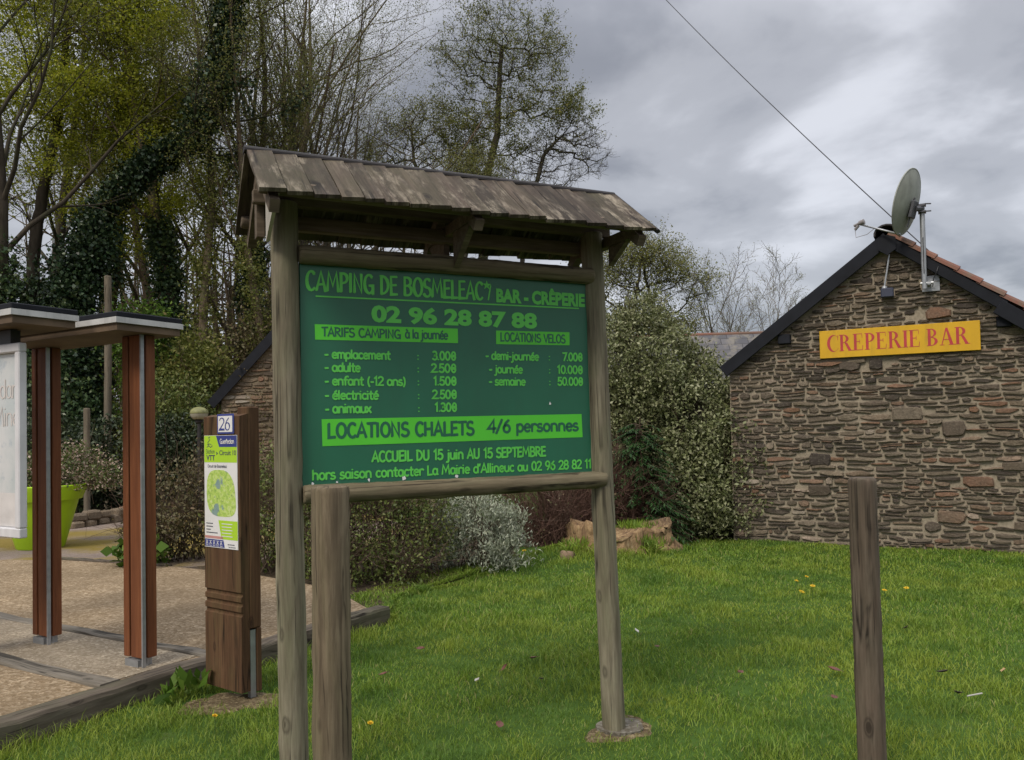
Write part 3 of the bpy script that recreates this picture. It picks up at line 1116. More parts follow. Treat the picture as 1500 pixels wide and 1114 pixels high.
B_dark = bark_mat('dark_bark', (.032, .026, .019), (.085, .07, .052), (.05, .06, .025))
B_grey = bark_mat('grey_bark', (.035, .030, .024), (.085, .072, .056), (.07, .075, .035))
B_brown = bark_mat('brown_bark', (.075, .055, .036), (.17, .13, .088), (.08, .08, .034))
B_twig = bark_mat('twig_bark', (.05, .035, .024), (.12, .085, .06))
B_redtwig = bark_mat('red_twig_bark', (.065, .035, .026), (.15, .09, .068))

Lf_spring = leaf_mat('spring_leaves', [(0, (.22, .26, .02)), (.5, (.36, .40, .03)), (.85, (.46, .47, .05)), (1, (.52, .48, .08))], trans=.5)
Lf_bud = leaf_mat('bud_leaves', [(0, (.13, .15, .035)), (.6, (.21, .22, .05)), (1, (.28, .25, .09))], trans=.4)
Lf_olive = leaf_mat('olive_leaves', [(0, (.085, .105, .024)), (.5, (.15, .17, .036)), (.85, (.21, .21, .05)), (1, (.27, .22, .09))], trans=.4)
Lf_ivy = leaf_mat('ivy_leaves', [(0, (.022, .045, .02)), (.5, (.045, .08, .03)), (.85, (.08, .12, .04)), (1, (.13, .17, .05))], rough=.4, trans=.1)
Lf_dark = leaf_mat('laurel_leaves', [(0, (.016, .024, .012)), (.5, (.03, .046, .02)), (.85, (.05, .07, .028)), (1, (.085, .10, .045))], rough=.4, trans=.1)
Lf_bright = leaf_mat('bright_leaves', [(0, (.05, .10, .012)), (.6, (.09, .17, .02)), (1, (.15, .22, .035))], trans=.35)
Lf_variegated = leaf_mat('variegated_leaves', [(0, (.08, .095, .03)), (.25, (.14, .16, .06)), (.6, (.21, .225, .105)), (.88, (.28, .285, .155)), (1, (.36, .355, .22))], rough=.45, trans=.15)
Lf_conifer = leaf_mat('conifer_needles', [(0, (.010, .032, .008)), (.5, (.022, .06, .013)), (1, (.045, .105, .024))], trans=.1)
Lf_silver = leaf_mat('silver_leaves', [(0, (.20, .225, .15)), (.5, (.33, .36, .26)), (1, (.46, .48, .37))], rough=.7, trans=.15)
Lf_green = leaf_mat('small_green_leaves', [(0, (.05, .072, .016)), (.5, (.10, .13, .028)), (.85, (.16, .185, .045)), (1, (.21, .20, .08))], trans=.25)
Lf_brown = leaf_mat('brown_green_leaves', [(0, (.07, .065, .025)), (.5, (.115, .105, .042)), (.8, (.16, .13, .065)), (1, (.21, .15, .085))], trans=.2)
Lf_flower = leaf_mat('pinkish_flowers', [(0, (.06, .085, .02)), (.62, (.11, .14, .035)), (.68, (.32, .22, .16)), (.85, (.42, .31, .24)), (1, (.52, .43, .35))], trans=.25)
Lf_far = leaf_mat('far_leaves', [(0, (.05, .055, .022)), (.5, (.09, .09, .036)), (1, (.14, .125, .055))], trans=.2)
Lf_ivydark = leaf_mat('dark_ivy_leaves', [(0, (.012, .028, .012)), (.5, (.024, .048, .02)), (.85, (.045, .075, .028)), (1, (.085, .115, .04))], rough=.4, trans=.08)
M_blade = _blade()
M_soil = _lawn()


# ------------------------------------------------------------------ ground
def gz(x, y):
    x = np.asarray(x, float)
    y = np.asarray(y, float)
    z = .11 * np.exp(-(((x - 1.15) / 1.0) ** 2 + ((y - 10.3) / .8) ** 2))
    z = z + .018 * np.sin(x * 1.7 + 1) * np.sin(y * 1.3) + .01 * np.sin(x * 4.1 + y * 2.3)
    return z * np.clip((y - 2.0) / 1.5, 0, 1)


def grid_sheet(name, x0, x1, y0, y1, nx, ny, zf, mat):
    X, Y = np.meshgrid(np.linspace(x0, x1, nx), np.linspace(y0, y1, ny))
    v = np.stack([X, Y, zf(X, Y)], -1).reshape(-1, 3)
    i = (np.arange(ny - 1)[:, None] * nx + np.arange(nx - 1)[None, :]).ravel()
    f = np.stack([i, i + 1, i + nx + 1, i + nx], -1)
    return link(name, mesh_np(name, v, [f], mat, smooth=True))


# far ground sheet to the horizon, lawn sheet in front of it
xs = np.concatenate([[-1200, -300, -80, -30], np.linspace(-16, 12, 40), [30, 80, 300, 1200]])
ys = np.concatenate([[-200, -40, -5], np.linspace(-2, 26, 40), [40, 100, 400, 1500]])
X, Y = np.meshgrid(xs, ys)
Z = -.06 + 0 * X
v = np.stack([X, Y, Z], -1).reshape(-1, 3)
nx, ny = len(xs), len(ys)
i = (np.arange(ny - 1)[:, None] * nx + np.arange(nx - 1)[None, :]).ravel()
struct(link('ground', mesh_np('ground', v, [np.stack([i, i + 1, i + nx + 1, i + nx], -1)], M_litter, smooth=True)))
struct(grid_sheet('lawn', -2.9, 24.0, .3, 24.0, 180, 150, lambda x, y: gz(x, y) + .004, M_soil))

# raised gravel yard behind the timber edging; direction along the edging and away from it
E1 = np.array([-.862, .507])     # along the shelters, to the left
E2 = np.array([.507, .862])      # along the timber edging, away from the camera
D_ = np.array([-1.15, 6.86])


def ed(a, b):
    q = D_ + E1 * a + E2 * b
    return float(q[0]), float(q[1])


def poly_sheet(name, pts, z, mat, skirt=.2):
    mb = MB()
    n = len(pts)
    mb.add([(x, y, z) for x, y in pts] + [(x, y, z - skirt) for x, y in pts], [list(range(n))] + [(i, n + i, n + (i + 1) % n, (i + 1) % n) for i in range(n)])
    return struct(mb.build(name, mat))


gp = [ed(0.07, -6.5), ed(0.07, -.07), (-1.75, 7.75), (-2.7, 8.55), (-4.0, 9.30), (-4.8, 9.62), (-5.6, 9.93), (-6.6, 10.05), (-8.0, 9.85), (-12, 9.2), (-12, .5)]
poly_sheet('gravel_yard', gp, .115, M_gravel)
pp = [(-16, 9.0), (-12, 9.0), (-8.0, 9.6), (-6.6, 9.8), (-5.6, 9.7), (-4.8, 9.4), (-4.0, 9.1), (-2.0, 10.5), (-1.5, 12), (-2.2, 14.5), (-5.5, 16.6), (-6.6, 16.3), (-7.3, 13.6), (-9, 12.4), (-16, 12.2)]
poly_sheet('path', pp, .10, M_path)
# pale gravel bed the shelter posts stand in
b_in, b_out = -1.72, -2.34
poly_sheet('pale_gravel_bed', [ed(.16, b_out), ed(.16, b_in), ed(6, b_in), ed(6, b_out)], .121, M_pad)

poly_sheet('planting_bed', [(-1.14, 6.93), (-1.15, 7.7), (-.8, 8.3), (-.38, 9.0), (0, 9.6), (.25, 10.2), (1.2, 10.78), (2.3, 11.35), (3.1, 11.5), (2.0, 14), (-6, 14), (-4.2, 9.3), (-1.76, 7.78), (-1.25, 7.0)], .036, M_litter)

# timber edging beams
def beam(a, b, w, h, ztop, label, seed, mat=None):
    rng = np.random.default_rng(seed)
    a, b = np.array(a), np.array(b)
    L = float(np.linalg.norm(b - a))
    d = (b - a) / L
    n = 26
    prof = [(-.5, 0), (-.5, .93), (-.44, 1), (.44, 1), (.5, .93), (.5, 0)]
    mb = MB()
    vs = []
    for i in range(n + 1):
        dx = rng.normal() * .004
        dz = rng.normal() * .004
        for px_, pz in prof:
            vs.append((L * i / n, px_ * w + dx + rng.normal() * .002, pz * h + (dz + rng.normal() * .0025 if pz > .5 else 0)))
    k = len(prof)
    fs = [(i * k + j, (i + 1) * k + j, (i + 1) * k + (j + 1) % k, i * k + (j + 1) % k) for i in range(n) for j in range(k)]
    fs += [list(range(k)), [n * k + j for j in range(k)][::-1]]
    mb.add(vs, [f[::-1] for f in fs])
    o = mb.build('timber_beam', mat or M_beam)
    o.location = (a[0], a[1], ztop - h)
    o.rotation_euler = (0, 0, math.atan2(d[1], d[0]))
    tag(o, label, 'edging timber', 'timbers edging the gravel yard')
    return o


beam(ed(0, -5.2), ed(0, -1.62), .145, .30, .142, 'mossy front edging timber between lawn and gravel, left of the trail marker', 3)
beam(ed(0, -1.58), ed(0, 0.04), .15, .30, .132, 'edging timber with square sawn end, passing behind the trail marker and sign post', 4)
beam(ed(.09, -1.66), ed(5.2, -1.66), .10, .14, .131, 'thin grey timber strip behind the feet of the shelter posts', 5, M_strip)
beam(ed(.09, -2.38), ed(5.2, -2.38), .135, .14, .134, 'flat grey timber strip in front of the shelter posts', 6, M_strip)
beam((-4.0, 9.32), (-5.7, 10.02), .10, .12, .135, 'thin dark timber curb where the gravel meets the mossy path', 8)


def earth_patch(cx, cy, r, seed, mat):
    rng = np.random.default_rng(seed)
    k, nr = 28, 5
    ph = rng.uniform(0, 6.28, 4)
    vs = [(cx, cy, float(gz(cx, cy)) + .014)]
    for q in range(1, nr + 1):
        for j in range(k):
            w = 2 * math.pi * j / k
            rr = r * q / nr * (1 + .22 * math.sin(2 * w + ph[0]) + .14 * math.sin(3 * w + ph[1]) + .08 * math.sin(7 * w + ph[2]))
            x, y = cx + 1.25 * rr * math.cos(w), cy + rr * math.sin(w)
            vs.append((x, y, float(gz(x, y)) + (.014 if q < nr else -.01) + .004 * rng.normal() * (q < nr)))
    mb = MB()
    fs = [(0, 1 + j, 1 + (j + 1) % k) for j in range(k)]
    for q in range(nr - 1):
        for j in range(k):
            a = 1 + q * k
            fs.append((a + j, a + k + j, a + k + (j + 1) % k, a + (j + 1) % k))
    mb.add(vs, fs)
    struct(mb.build('bare_soil', mat, None, smooth=True))


M_earth = _gravel('dry_earth', (.075, .052, .028), (.14, .105, .058), (.24, .19, .11), sc=60)
earth_patch(-1.70, 4.87, .25, 3, M_earth)
earth_patch(.55, 4.33, .165, 4, M_earth)


# grass: one uncountable object
def lawn_mask(x, y):
    p = np.stack([x, y], -1) - D_
    a = p @ E1
    b = p @ E2
    ok = ~((a > -.085) & (b < .03))
    bx = np.interp(y, [6.8, 7.6, 8.2, 8.9, 9.5, 10.0, 10.6, 11.3], [-1.50, -1.38, -.98, -.55, -.15, .15, 1.5, 2.9])
    bx = np.where(y < 6.8, -9, bx)
    ok &= x > bx - .38 + .06 * np.sin(y * 9)
    # wall foot of the creperie
    w = (x - 3.191) * .466 + (y - 11.215) * .885
    ok &= w < -.03
    return ok


def build_grass():
    rng = np.random.default_rng(11)
    zones = [(2.3, 4.6, 8200, .0036), (4.6, 6.6, 6400, .0046), (6.6, 8.8, 4400, .0062), (8.8, 12.2, 3200, .0082)]
    PX, PY, PW = [], [], []
    for y0, y1, dens, w in zones:
        x0, x1 = -.72 * y1 - 1.0, .72 * y1 + 1.6
        x0 = max(x0, -2.9)
        n = int((x1 - x0) * (y1 - y0) * dens)
        x = rng.uniform(x0, x1, n)
        y = rng.uniform(y0, y1, n)
        # clumping
        q = np.sin(x * 7.3 + 2 * np.sin(y * 3.1)) * np.sin(y * 6.7 + 2 * np.sin(x * 2.3))
        k = lawn_mask(x, y) & (rng.uniform(size=n) < .72 + .28 * q)
        for cx, cy, r in ((-1.70, 4.87, .25), (.55, 4.33, .165)):
            k &= ((x - cx) ** 2 * .64 + (y - cy) ** 2 > (r * .95) ** 2) | (rng.uniform(size=n) < .30)
        for cx, cy, r in ((.53, 4.325, .115), (-1.73, 4.93, .16), (-1.6, 4.84, .12)):
            k &= ((x - cx) ** 2 + (y - cy) ** 2 > (r * (1 + .25 * np.sin(5 * np.arctan2(y - cy, x - cx)))) ** 2)
        PX.append(x[k])
        PY.append(y[k])
        PW.append(np.full(k.sum(), w))
    # ragged strip of grass hiding the seam of the shrub bed
    by = rng.uniform(6.9, 10.9, 16000)
    bx0 = np.interp(by, [6.93, 7.7, 8.3, 9.0, 9.6, 10.2, 10.78], [-1.14, -1.15, -.8, -.38, 0, .25, 1.2])
    PX.append(bx0 + rng.uniform(-.02, .10, len(by)))
    PY.append(by)
    PW.append(np.full(len(by), .008))
    x, y, w = map(np.concatenate, (PX, PY, PW))
    n = len(x)
    bx = np.interp(y, [6.93, 7.7, 8.3, 9.0, 9.6, 10.2, 10.78, 11.35, 11.5], [-1.14, -1.15, -.8, -.38, 0, .25, 1.2, 2.3, 3.1])
    z = np.where((x < bx + .03) & (y > 6.9), np.maximum(gz(x, y), .036), gz(x, y))
    tall = .5 + .5 * np.sin(x * 2.1 + 1.3 * np.sin(y * 1.7)) * np.sin(y * 2.6 + x * .7)
    tuft = (np.sin(x * 5.1 + y * 1.2) * np.sin(y * 4.3 - x * 2.2)) ** 2
    h = (.020 + .022 * tall + .030 * tuft ** 2) * rng.uniform(.55, 1.5, n)
    long = rng.uniform(size=n) < .03
    h[long] *= 1.7
    # taller along the shrubs, the timber and the stump
    p = np.stack([x, y], -1) - D_
    edge = np.exp(-np.abs(p @ E1 + .12) / .10) * ((p @ E2) < .2)
    st = np.exp(-(((x - 1.15) / .8) ** 2 + ((y - 9.85) / .45) ** 2))
    h *= 1 + .9 * edge + 1.0 * st
    az = rng.uniform(0, 2 * np.pi, n) + 1.5 * np.sin(x * 1.9 + y * 2.7)
    lean = rng.uniform(.15, 1.15, n) * h
    dx, dy = np.cos(az), np.sin(az)
    fa = rng.uniform(0, np.pi, n)
    sx, sy = np.cos(fa) * w * .5, np.sin(fa) * w * .5
    V = np.empty((n, 5, 3))
    V[:, 0] = np.stack([x - sx, y - sy, z], -1)
    V[:, 1] = np.stack([x + sx, y + sy, z], -1)
    mx, my, mz = x + dx * lean * .35, y + dy * lean * .35, z + h * .6
    V[:, 2] = np.stack([mx - sx * .8, my - sy * .8, mz], -1)
    V[:, 3] = np.stack([mx + sx * .8, my + sy * .8, mz], -1)
    V[:, 4] = np.stack([x + dx * lean, y + dy * lean, z + h * rng.uniform(.75, 1.0, n)], -1)
    b = np.arange(n)[:, None] * 5
    q = np.concatenate([b, b + 1, b + 3, b + 2], 1)
    t = np.concatenate([b + 2, b + 3, b + 4], 1)
    o = link('grass', mesh_np('grass', V.reshape(-1, 3), [q, t], M_blade, smooth=True))
    tag(struct(o, 'stuff'), 'short green lawn grass with yellowish tufts around the sign', 'grass')


build_grass()


# ------------------------------------------------------------------ stone walls
def stone_field(rng, x0, x1, z0, top, y, hmin, hmax, lmin, lmax, holes=(), big=(), gap=.0095, out=.04):
    V, F = [], []

    def stone(pts, th):
        n = len(pts)
        c = np.mean(pts, 0)
        b = len(V)
        tx, tz = rng.normal() * .18, rng.normal() * .12
        for s, dy in ((1.0, .02), (.98, -th * .55), (.86, -th)):
            for p in pts:
                q = c + (p - c) * s
                d = q - c
                V.append((q[0], y + dy - (d[0] * tx * .2 + d[1] * tz) * (dy < 0) + (rng.normal() * .0025 if dy < 0 else 0), q[1]))
        V.append((c[0], y - th * 1.05, c[1]))
        for k in (0, 1):
            for i in range(n):
                j = (i + 1) % n
                F.append((b + k * n + i, b + k * n + j, b + (k + 1) * n + j, b + (k + 1) * n + i))
        for i in range(n):
            F.append((b + 2 * n + i, b + 2 * n + (i + 1) % n, b + 3 * n, b + 3 * n))
    for bx, bz, bw, bh in big:
        a = np.linspace(0, 2 * np.pi, 10)[:-1] + rng.uniform(-.25, .25, 9)
        e = 4.5
        pts = np.stack([bx + bw / 2 * np.sign(np.cos(a)) * np.abs(np.cos(a)) ** (2 / e), bz + bh / 2 * np.sign(np.sin(a)) * np.abs(np.sin(a)) ** (2 / e)], -1)
        stone(pts + rng.normal(size=pts.shape) * .010, out * 1.1)
    ph = rng.uniform(0, 6, 400)
    z = z0
    row = 0
    zmax = max(top(x) for x in np.linspace(x0, x1, 40))

    def wave(r, x):
        return .016 * math.sin(x * 2.3 + ph[r]) + .011 * math.sin(x * 5.7 + ph[r] * 3) + .006 * math.sin(x * 13 + ph[r] * 5)
    while z < zmax:
        h = rng.uniform(hmin, hmax) if rng.uniform() > .16 else rng.uniform(hmax, hmax * 1.5)
        x = x0 - rng.uniform(0, lmax * .5)
        while x < x1:
            l = rng.uniform(lmin, lmax) * (.8 + h / hmax * .5)
            if rng.uniform() < .12:
                l *= .5
            xa, xb = max(x, x0), min(x + l, x1)
            x += l
            if xb - xa < .03:
                continue
            xm = (xa + xb) / 2
            zc = z + h / 2
            if zc + h * .4 > top(xm) or any(a < xm < b and c < zc < d for a, b, c, d in holes):
                continue
            if any(abs(xm - g[0]) < g[2] * .46 + l * .30 and abs(zc - g[1]) < g[3] * .42 + h * .10 for g in big):
                continue
            shr = gap * rng.uniform(.5, 1.6)
            # lens-shaped stones: pointed or blunt ends
            e1, e2 = rng.uniform(.35, 1.0), rng.uniform(.35, 1.0)
            sk1, sk2 = rng.uniform(-.3, .3), rng.uniform(-.3, .3)
            hh = rng.uniform(.72, 1.0)
            split = h > hmax * 1.05 and l > .2 and rng.uniform() < .6
            parts = ((0, .5), (.5, 1)) if split else ((0, 1),)
            for f0, f1 in parts:
                up, lo = [], []
                m = int(rng.integers(3, 6))
                for i in range(m + 1):
                    u = i / m
                    px_ = xa + shr + (xb - xa - 2 * shr) * u
                    k = min(1.0, (e1 + (1 - e1) * min(1, u * 3.2)) * (e2 + (1 - e2) * min(1, (1 - u) * 3.2)) if 0 < u < 1 else (e1 if u == 0 else e2) * .8)
                    zb, zt = z + wave(row, px_), z + h + wave(row + 1, px_)
                    zb, zt = zb + (zt - zb) * f0, zb + (zt - zb) * f1
                    mid = (zb + zt) / 2 + (sk1 * (1 - u) + sk2 * u) * h * .3 * (1 - k)
                    hf = max((zt - zb) / 2 * hh - shr * .8, .006) * k
                    up.append((px_, mid + hf * rng.uniform(.78, 1.12) + rng.normal() * .003))
                    lo.append((px_, mid - hf * rng.uniform(.85, 1.1) + rng.normal() * .003))
                pts = np.array(lo + up[::-1])
                stone(pts, out * rng.uniform(.45, 1.15))
        z += h
        row += 1
    return V, F


def stone_wall_mesh(name, outline, thick, field, mats, parent):
    """outline in local x,z: mortar slab of real thickness with the stones bedded in its face"""
    mb = MB()
    n = len(outline)
    vs = [(x, 0, z) for x, z in outline] + [(x, thick, z) for x, z in outline]
    fs = [list(range(n)), [n + i for i in range(n)][::-1]] + [(i, n + i, n + (i + 1) % n, (i + 1) % n) for i in range(n)]
    mb.cur = 0
    mb.add(vs, fs)
    mb.cur = 1
    V, F = field
    b = len(mb.v)
    mb.v.extend(V)
    for f in F:
        g = [b + i for i in (f if f[2] != f[3] else f[:3])]
        mb.f.append(g)
        mb.mi.append(1)
    me = bpy.data.meshes.new(name)
    me.from_pydata(mb.v, [], mb.f)
    for m in mats:
        me.materials.append(m)
    me.polygons.foreach_set('material_index', mb.mi)
    me.update()
    return link(name, me, parent)


# ------------------------------------------------------------------ creperie
CR = thing('stone_creperie', 'rubble stone gable building with dark verge boards on the right', 'building', (3.191, 11.215, 0), R(-27.8))
PK, PZ, SL = 1.92, 4.0, .755
top_c = lambda x: PZ - .10 - abs(x - PK) * SL
xl, xr = -.14, 4.1
ol = [(xl, -.1), (xr, -.1), (xr, top_c(xr)), (PK, top_c(PK)), (xl, top_c(xl))]
rng_w = np.random.default_rng(21)
fld = stone_field(rng_w, xl, xr, -.04, lambda x: top_c(x) - .01, 0.0, .032, .078, .09, .30,
                  big=((2.46, 2.965, .30, .13), (1.74, 2.37, .17, .13), (1.42, 2.36, .26, .12), (2.60, 1.52, .27, .20), (1.02, 1.14, .29, .15), (2.08, 1.72, .38, .17), (2.85, .86, .36, .13),
                       (1.0, .72, .3, .15), (2.55, .42, .33, .15), (3.3, 1.05, .4, .12), (3.4, .33, .4, .12)))
stone_wall_mesh('wall', ol, .5, fld, [M_mortar, M_stone], CR)
# body of the house behind the gable
mb = MB()
mb.box(xl + .01, xl + .46, .501, 7.5, -.1, top_c(xl) - .02)
mb.box(xr - .46, xr - .01, .501, 7.5, -.1, top_c(xr) - .02)
mb.box(xl + .01, xr - .01, 7.5, 7.9, -.1, top_c(xl) - .02)
mb.build('side_wall', M_mortar, CR)


def slope_M(side, y):
    """matrix on a roof slope: local x runs down the slope, local y into the house, z up off the roof"""
    d = Vector((side, 0, -SL)).normalized()
    yy = Vector((0, 1, 0))
    z = d.cross(yy) if side > 0 else yy.cross(d)
    if z.z < 0:
        z = -z
    m = Matrix((d, z.cross(d), z)).transposed().to_4x4()
    m.translation = Vector((PK, y, PZ))
    return m


for side, Ls in ((-1, 2.68), (1, 2.72)):
    M = slope_M(side, 0)
    s = 1 if (M.to_3x3() @ Vector((0, 1, 0))).y > 0 else -1
    yb = lambda a, b: (min(s * a, s * b), max(s * a, s * b))
    mb = MB()
    y0, y1 = yb(-.10, 7.8)
    mb.box(0.03, Ls - .05, y0, y1, -.045, -.012, M)
    mb.build('roof_deck', M_fascia, CR)
    # verge board: long dark plank on edge, with a butt joint low on the right slope
    mb = MB()
    y0, y1 = yb(-.135, -.103)
    mb.box(0.012, Ls if side < 0 else 1.62, y0, y1, -.115, .05 if side < 0 else .022, M, .006)
    if side > 0:
        y0, y1 = yb(-.165, -.137)
        mb.box(1.56, Ls, y0, y1, -.19, -.01, M, .006)
    mb.build('verge_board', M_fascia, CR)
    # pan tiles: half-round courses down the slope
    mb = MB()
    rngt = np.random.default_rng(5)
    ncol = 14
    for c in range(ncol):
        yc = (.30 if side < 0 else -.055) + c * .2
        for rw in range(9):
            a = rw * .30
            b = a + .34
            if b > Ls + .02:
                continue
            vs = []
            lift = rngt.normal() * .004
            for xx, rr, zz in ((a, .092, .012), (b, .105, .03)):
                for j in range(7):
                    w = math.pi * j / 6
                    vs.append(M @ Vector((xx, s * (yc + rr * math.cos(w)), zz + lift + rr * .75 * math.sin(w))))
            mb.add(vs, [(j, j + 1, 7 + j + 1, 7 + j) for j in range(6)])
            mb.add([M @ Vector((b, s * (yc + .105 * math.cos(math.pi * j / 6)), .03 + lift + .105 * .75 * math.sin(math.pi * j / 6))) for j in range(7)], [list(range(7))])
    y0, y1 = yb(2.7, 7.8)
    mb.box(0.03, Ls - .02, y0, y1, -.01, .05, M)
    mb.build('roof_tiles', M_terra, CR, smooth=False)
# ridge tiles
for q in range(8):
    mb = MB()
    y0 = -.17 + q * .42
    prof = [(math.cos(w) * .155, math.sin(w) * .13) for w in np.linspace(-.15, math.pi + .15, 11)]
    m = Matrix(((1, 0, 0, PK), (0, 0, 1, y0), (0, 1, 0, PZ + .01), (0, 0, 0, 1)))
    vs = []
    for yy, s2 in ((0, 1.0), (.45, .93)):
        vs += [m @ Vector((x * s2, z * s2, yy)) for x, z in prof]
    for yy, s2 in ((0, .86), (.45, .8)):
        vs += [m @ Vector((x * s2, z * s2, yy)) for x, z in prof]
    n = len(prof)
    mb.add(vs, [(j, j + 1, n + j + 1, n + j) for j in range(n - 1)] + [(2 * n + j, 3 * n + j, 3 * n + j + 1, 2 * n + j + 1) for j in range(n - 1)] +
           [(j, 2 * n + j, 2 * n + j + 1, j + 1) for j in range(n - 1)])
    mb.build('ridge_tile', M_terra if q else flat_mat('dark_ridge_end', (.05, .045, .045), .7), CR)
# six-sided plate where the two verge boards meet, purlin ends under the verge
mb = MB()
m = Matrix(((1, 0, 0, PK), (0, 0, -1, -.136), (0, 1, 0, PZ - .135), (0, 0, 0, 1)))
mb.prism([(-.10, .10), (-.105, -.05), (0, -.125), (.105, -.05), (.10, .10), (0, .135)], m, .02)
mb.build('apex_plate', M_fascia, CR)
for px_ in (.62, 3.17):
    mb = MB()
    zt = PZ - .19 - abs(px_ - PK) * SL
    mb.box(px_ - .08, px_ + .08, -.10, .02, zt - .13, zt - .0, None, .01)
    mb.build('purlin_end', M_fascia, CR)

# shop sign on the gable
SG = thing('shop_sign', 'yellow board with red roman capitals hung on the stone gable', 'sign')
SG.location = (CR.matrix_basis @ Vector((1.07, -.075, 2.472)))
SG.rotation_euler = (0, 0, R(-27.8))
mb = MB()
mb.box(0, 1.847, 0, .04, 0, .365, None, .004)
mb.build('board', M_yellow, SG)
mb = MB()
FM = Matrix(((1, 0, 0, 0), (0, 0, -1, -.0015), (0, 1, 0, 0), (0, 0, 0, 1)))
serif_text(mb, 'CREPERIE BAR', FM, .085, 1.735, .085, .215, .0)
mb.build('lettering', M_red, SG)


def c2w(x, y, z):
    return CR.matrix_basis @ Vector((x, y, z))


# satellite dish on a pole mast bolted to the gable
mp = c2w(2.33, -.20, 0)
SD = thing('satellite_dish', 'weathered grey satellite dish on a galvanised pole bolted to the gable top', 'satellite dish', (mp.x, mp.y, 0), R(-27.8))
mb = MB()
mb.tube([(0, 0, 3.26), (0, 0, 3.7), (0, 0, 4.29)], .03, 14)
mb.build('mast', M_steel, SD, smooth='angle')
mb = MB()
mb.box(-.03, .17, .155, .168, 3.245, 3.445, None, .003)
for zz in (3.33,):
    mb.tube([(0.05, .16, zz), (0.05, -.02, zz)], .025, 8)
    mb.tube([(-.045, -.005, zz), (.10, -.005, zz)], .016, 8)
mb.build('wall_bracket', M_steel, SD)
mb = MB()
mb.tube([(.09, .14, 3.30), (.10, .05, 3.38), (.14, .03, 3.47), (.17, .10, 3.58)], .006, 6)
mb.tube([(.0, -.035, 3.45), (.0, -.036, 3.9)], .005, 6)
mb.build('cable', M_black, SD)
inv = SD.matrix_basis.inverted()
dc = inv @ Vector((4.955, 9.93, 4.345))
nrm = (inv.to_3x3() @ Vector((-.66, .69, .28))).normalized()      # the way the dish looks: away to the left and up
upv = (Vector((0, 0, 1)) - nrm * nrm.z).normalized()
sdv = upv.cross(nrm)
DM = Matrix((sdv, upv, nrm)).transposed().to_4x4()
DM.translation = dc
mb = MB()
k, nr = 40, 8
rw, rh, dep = .36, .405, .075
for lay, off in ((0, 0), (1, -.006)):
    vs = [DM @ Vector((0, 0, -dep + off))]
    for r_ in range(1, nr + 1):
        f = r_ / nr
        for j in range(k):
            w = 2 * math.pi * j / k
            vs.append(DM @ Vector((rw * f * math.cos(w), rh * f * math.sin(w), -dep + dep * f * f + off)))
    fs = [(0, 1 + j, 1 + (j + 1) % k) for j in range(k)]
    for r_ in range(nr - 1):
        for j in range(k):
            a = 1 + r_ * k
            fs.append((a + j, a + k + j, a + k + (j + 1) % k, a + (j + 1) % k))
    mb.add(vs, fs if lay == 0 else [f[::-1] for f in fs])
rim = [DM @ Vector((rw * math.cos(2 * math.pi * j / k), rh * math.sin(2 * math.pi * j / k), -.002)) for j in range(k + 1)]
mb.tube(rim, .009, 6, cap=False)
mb.build('reflector', M_dishm, SD, smooth=True)
mb = MB()
bk = DM @ Vector((0.0, -.10, -dep - .02))
mb.box(-.07, .07, -.19, .02, -dep - .055, -dep - .012, DM, .008)
mb.box(-.012, .012, -.30, .06, -dep - .02, -dep - .008, DM)
b0 = DM @ Vector((0, -.07, -dep - .05))
zc = b0.z + .02
mb.tube([b0, b0.lerp(Vector((0, 0, zc)), .5), (0, 0, zc)], .035, 8)
mb.box(-.045, .045, -.045, .045, zc + .03, zc + .055)
mb.box(-.045, .045, -.045, .045, zc - .055, zc - .03)
for a in (.045, -.045):
    mb.tube([(a * .8, -.06, zc + a), (.10, -.03, zc + a)], .009, 6)
mb.build('mount', flat_mat('dark_steel', (.10, .10, .11), .5, .5), SD)
mb = MB()
a0 = DM @ Vector((0, -rh * .98, -.03))
a1 = DM @ Vector((0, -rh * .78, .53))
mb.tube([a0, a0.lerp(a1, .5), a1], .013, 8)
mb.build('feed_arm', M_steel, SD, smooth=True)
mb = MB()
ax = (dc - a1).normalized()
mb.tube([a1 - ax * .06, a1 - ax * .0, a1 + ax * .02, a1 + ax * .075, a1 + ax * .08], [.018, .02, .034, .036, .01], 12)
mb.tube([a1 - Vector((0, 0, .02)), a1 - Vector((0, 0, .055)) - ax * .05], .02, 8)
mb.tube([a1 - ax * .05 - Vector((0, 0, .04)), a1 - ax * .04 - Vector((0, 0, .16)), a0.lerp(a1, .8) - Vector((0, 0, .11)), a0.lerp(a1, .6)], .004, 5)
mb.build('receiver_head', flat_mat('grey_plastic', (.24, .22, .22), .5), SD, smooth='angle')

# lamp hung below the apex
lp = c2w(1.905, -.12, 3.2)
SLm = thing('security_lamp', 'small dark blue wall lamp hung on a rod under the gable apex', 'lamp', lp, R(-27.8))
mb = MB()
mb.box(-.075, .075, -.06, .055, .0, .12, None, .012)
mb.build('lamp_body', M_darkblue, SLm)
mb = MB()
mb.tube([(-.03, 0, .12), (-.03, 0, .15), (.0, .02, .33), (.035, .035, .56)], .011, 8)
mb.lathe([(.0, .16), (.03, .15), (.035, .12), (.0, .118)], 10, Matrix.Translation((-.03, 0, 0)))
mb.build('rod', M_steel, SLm)

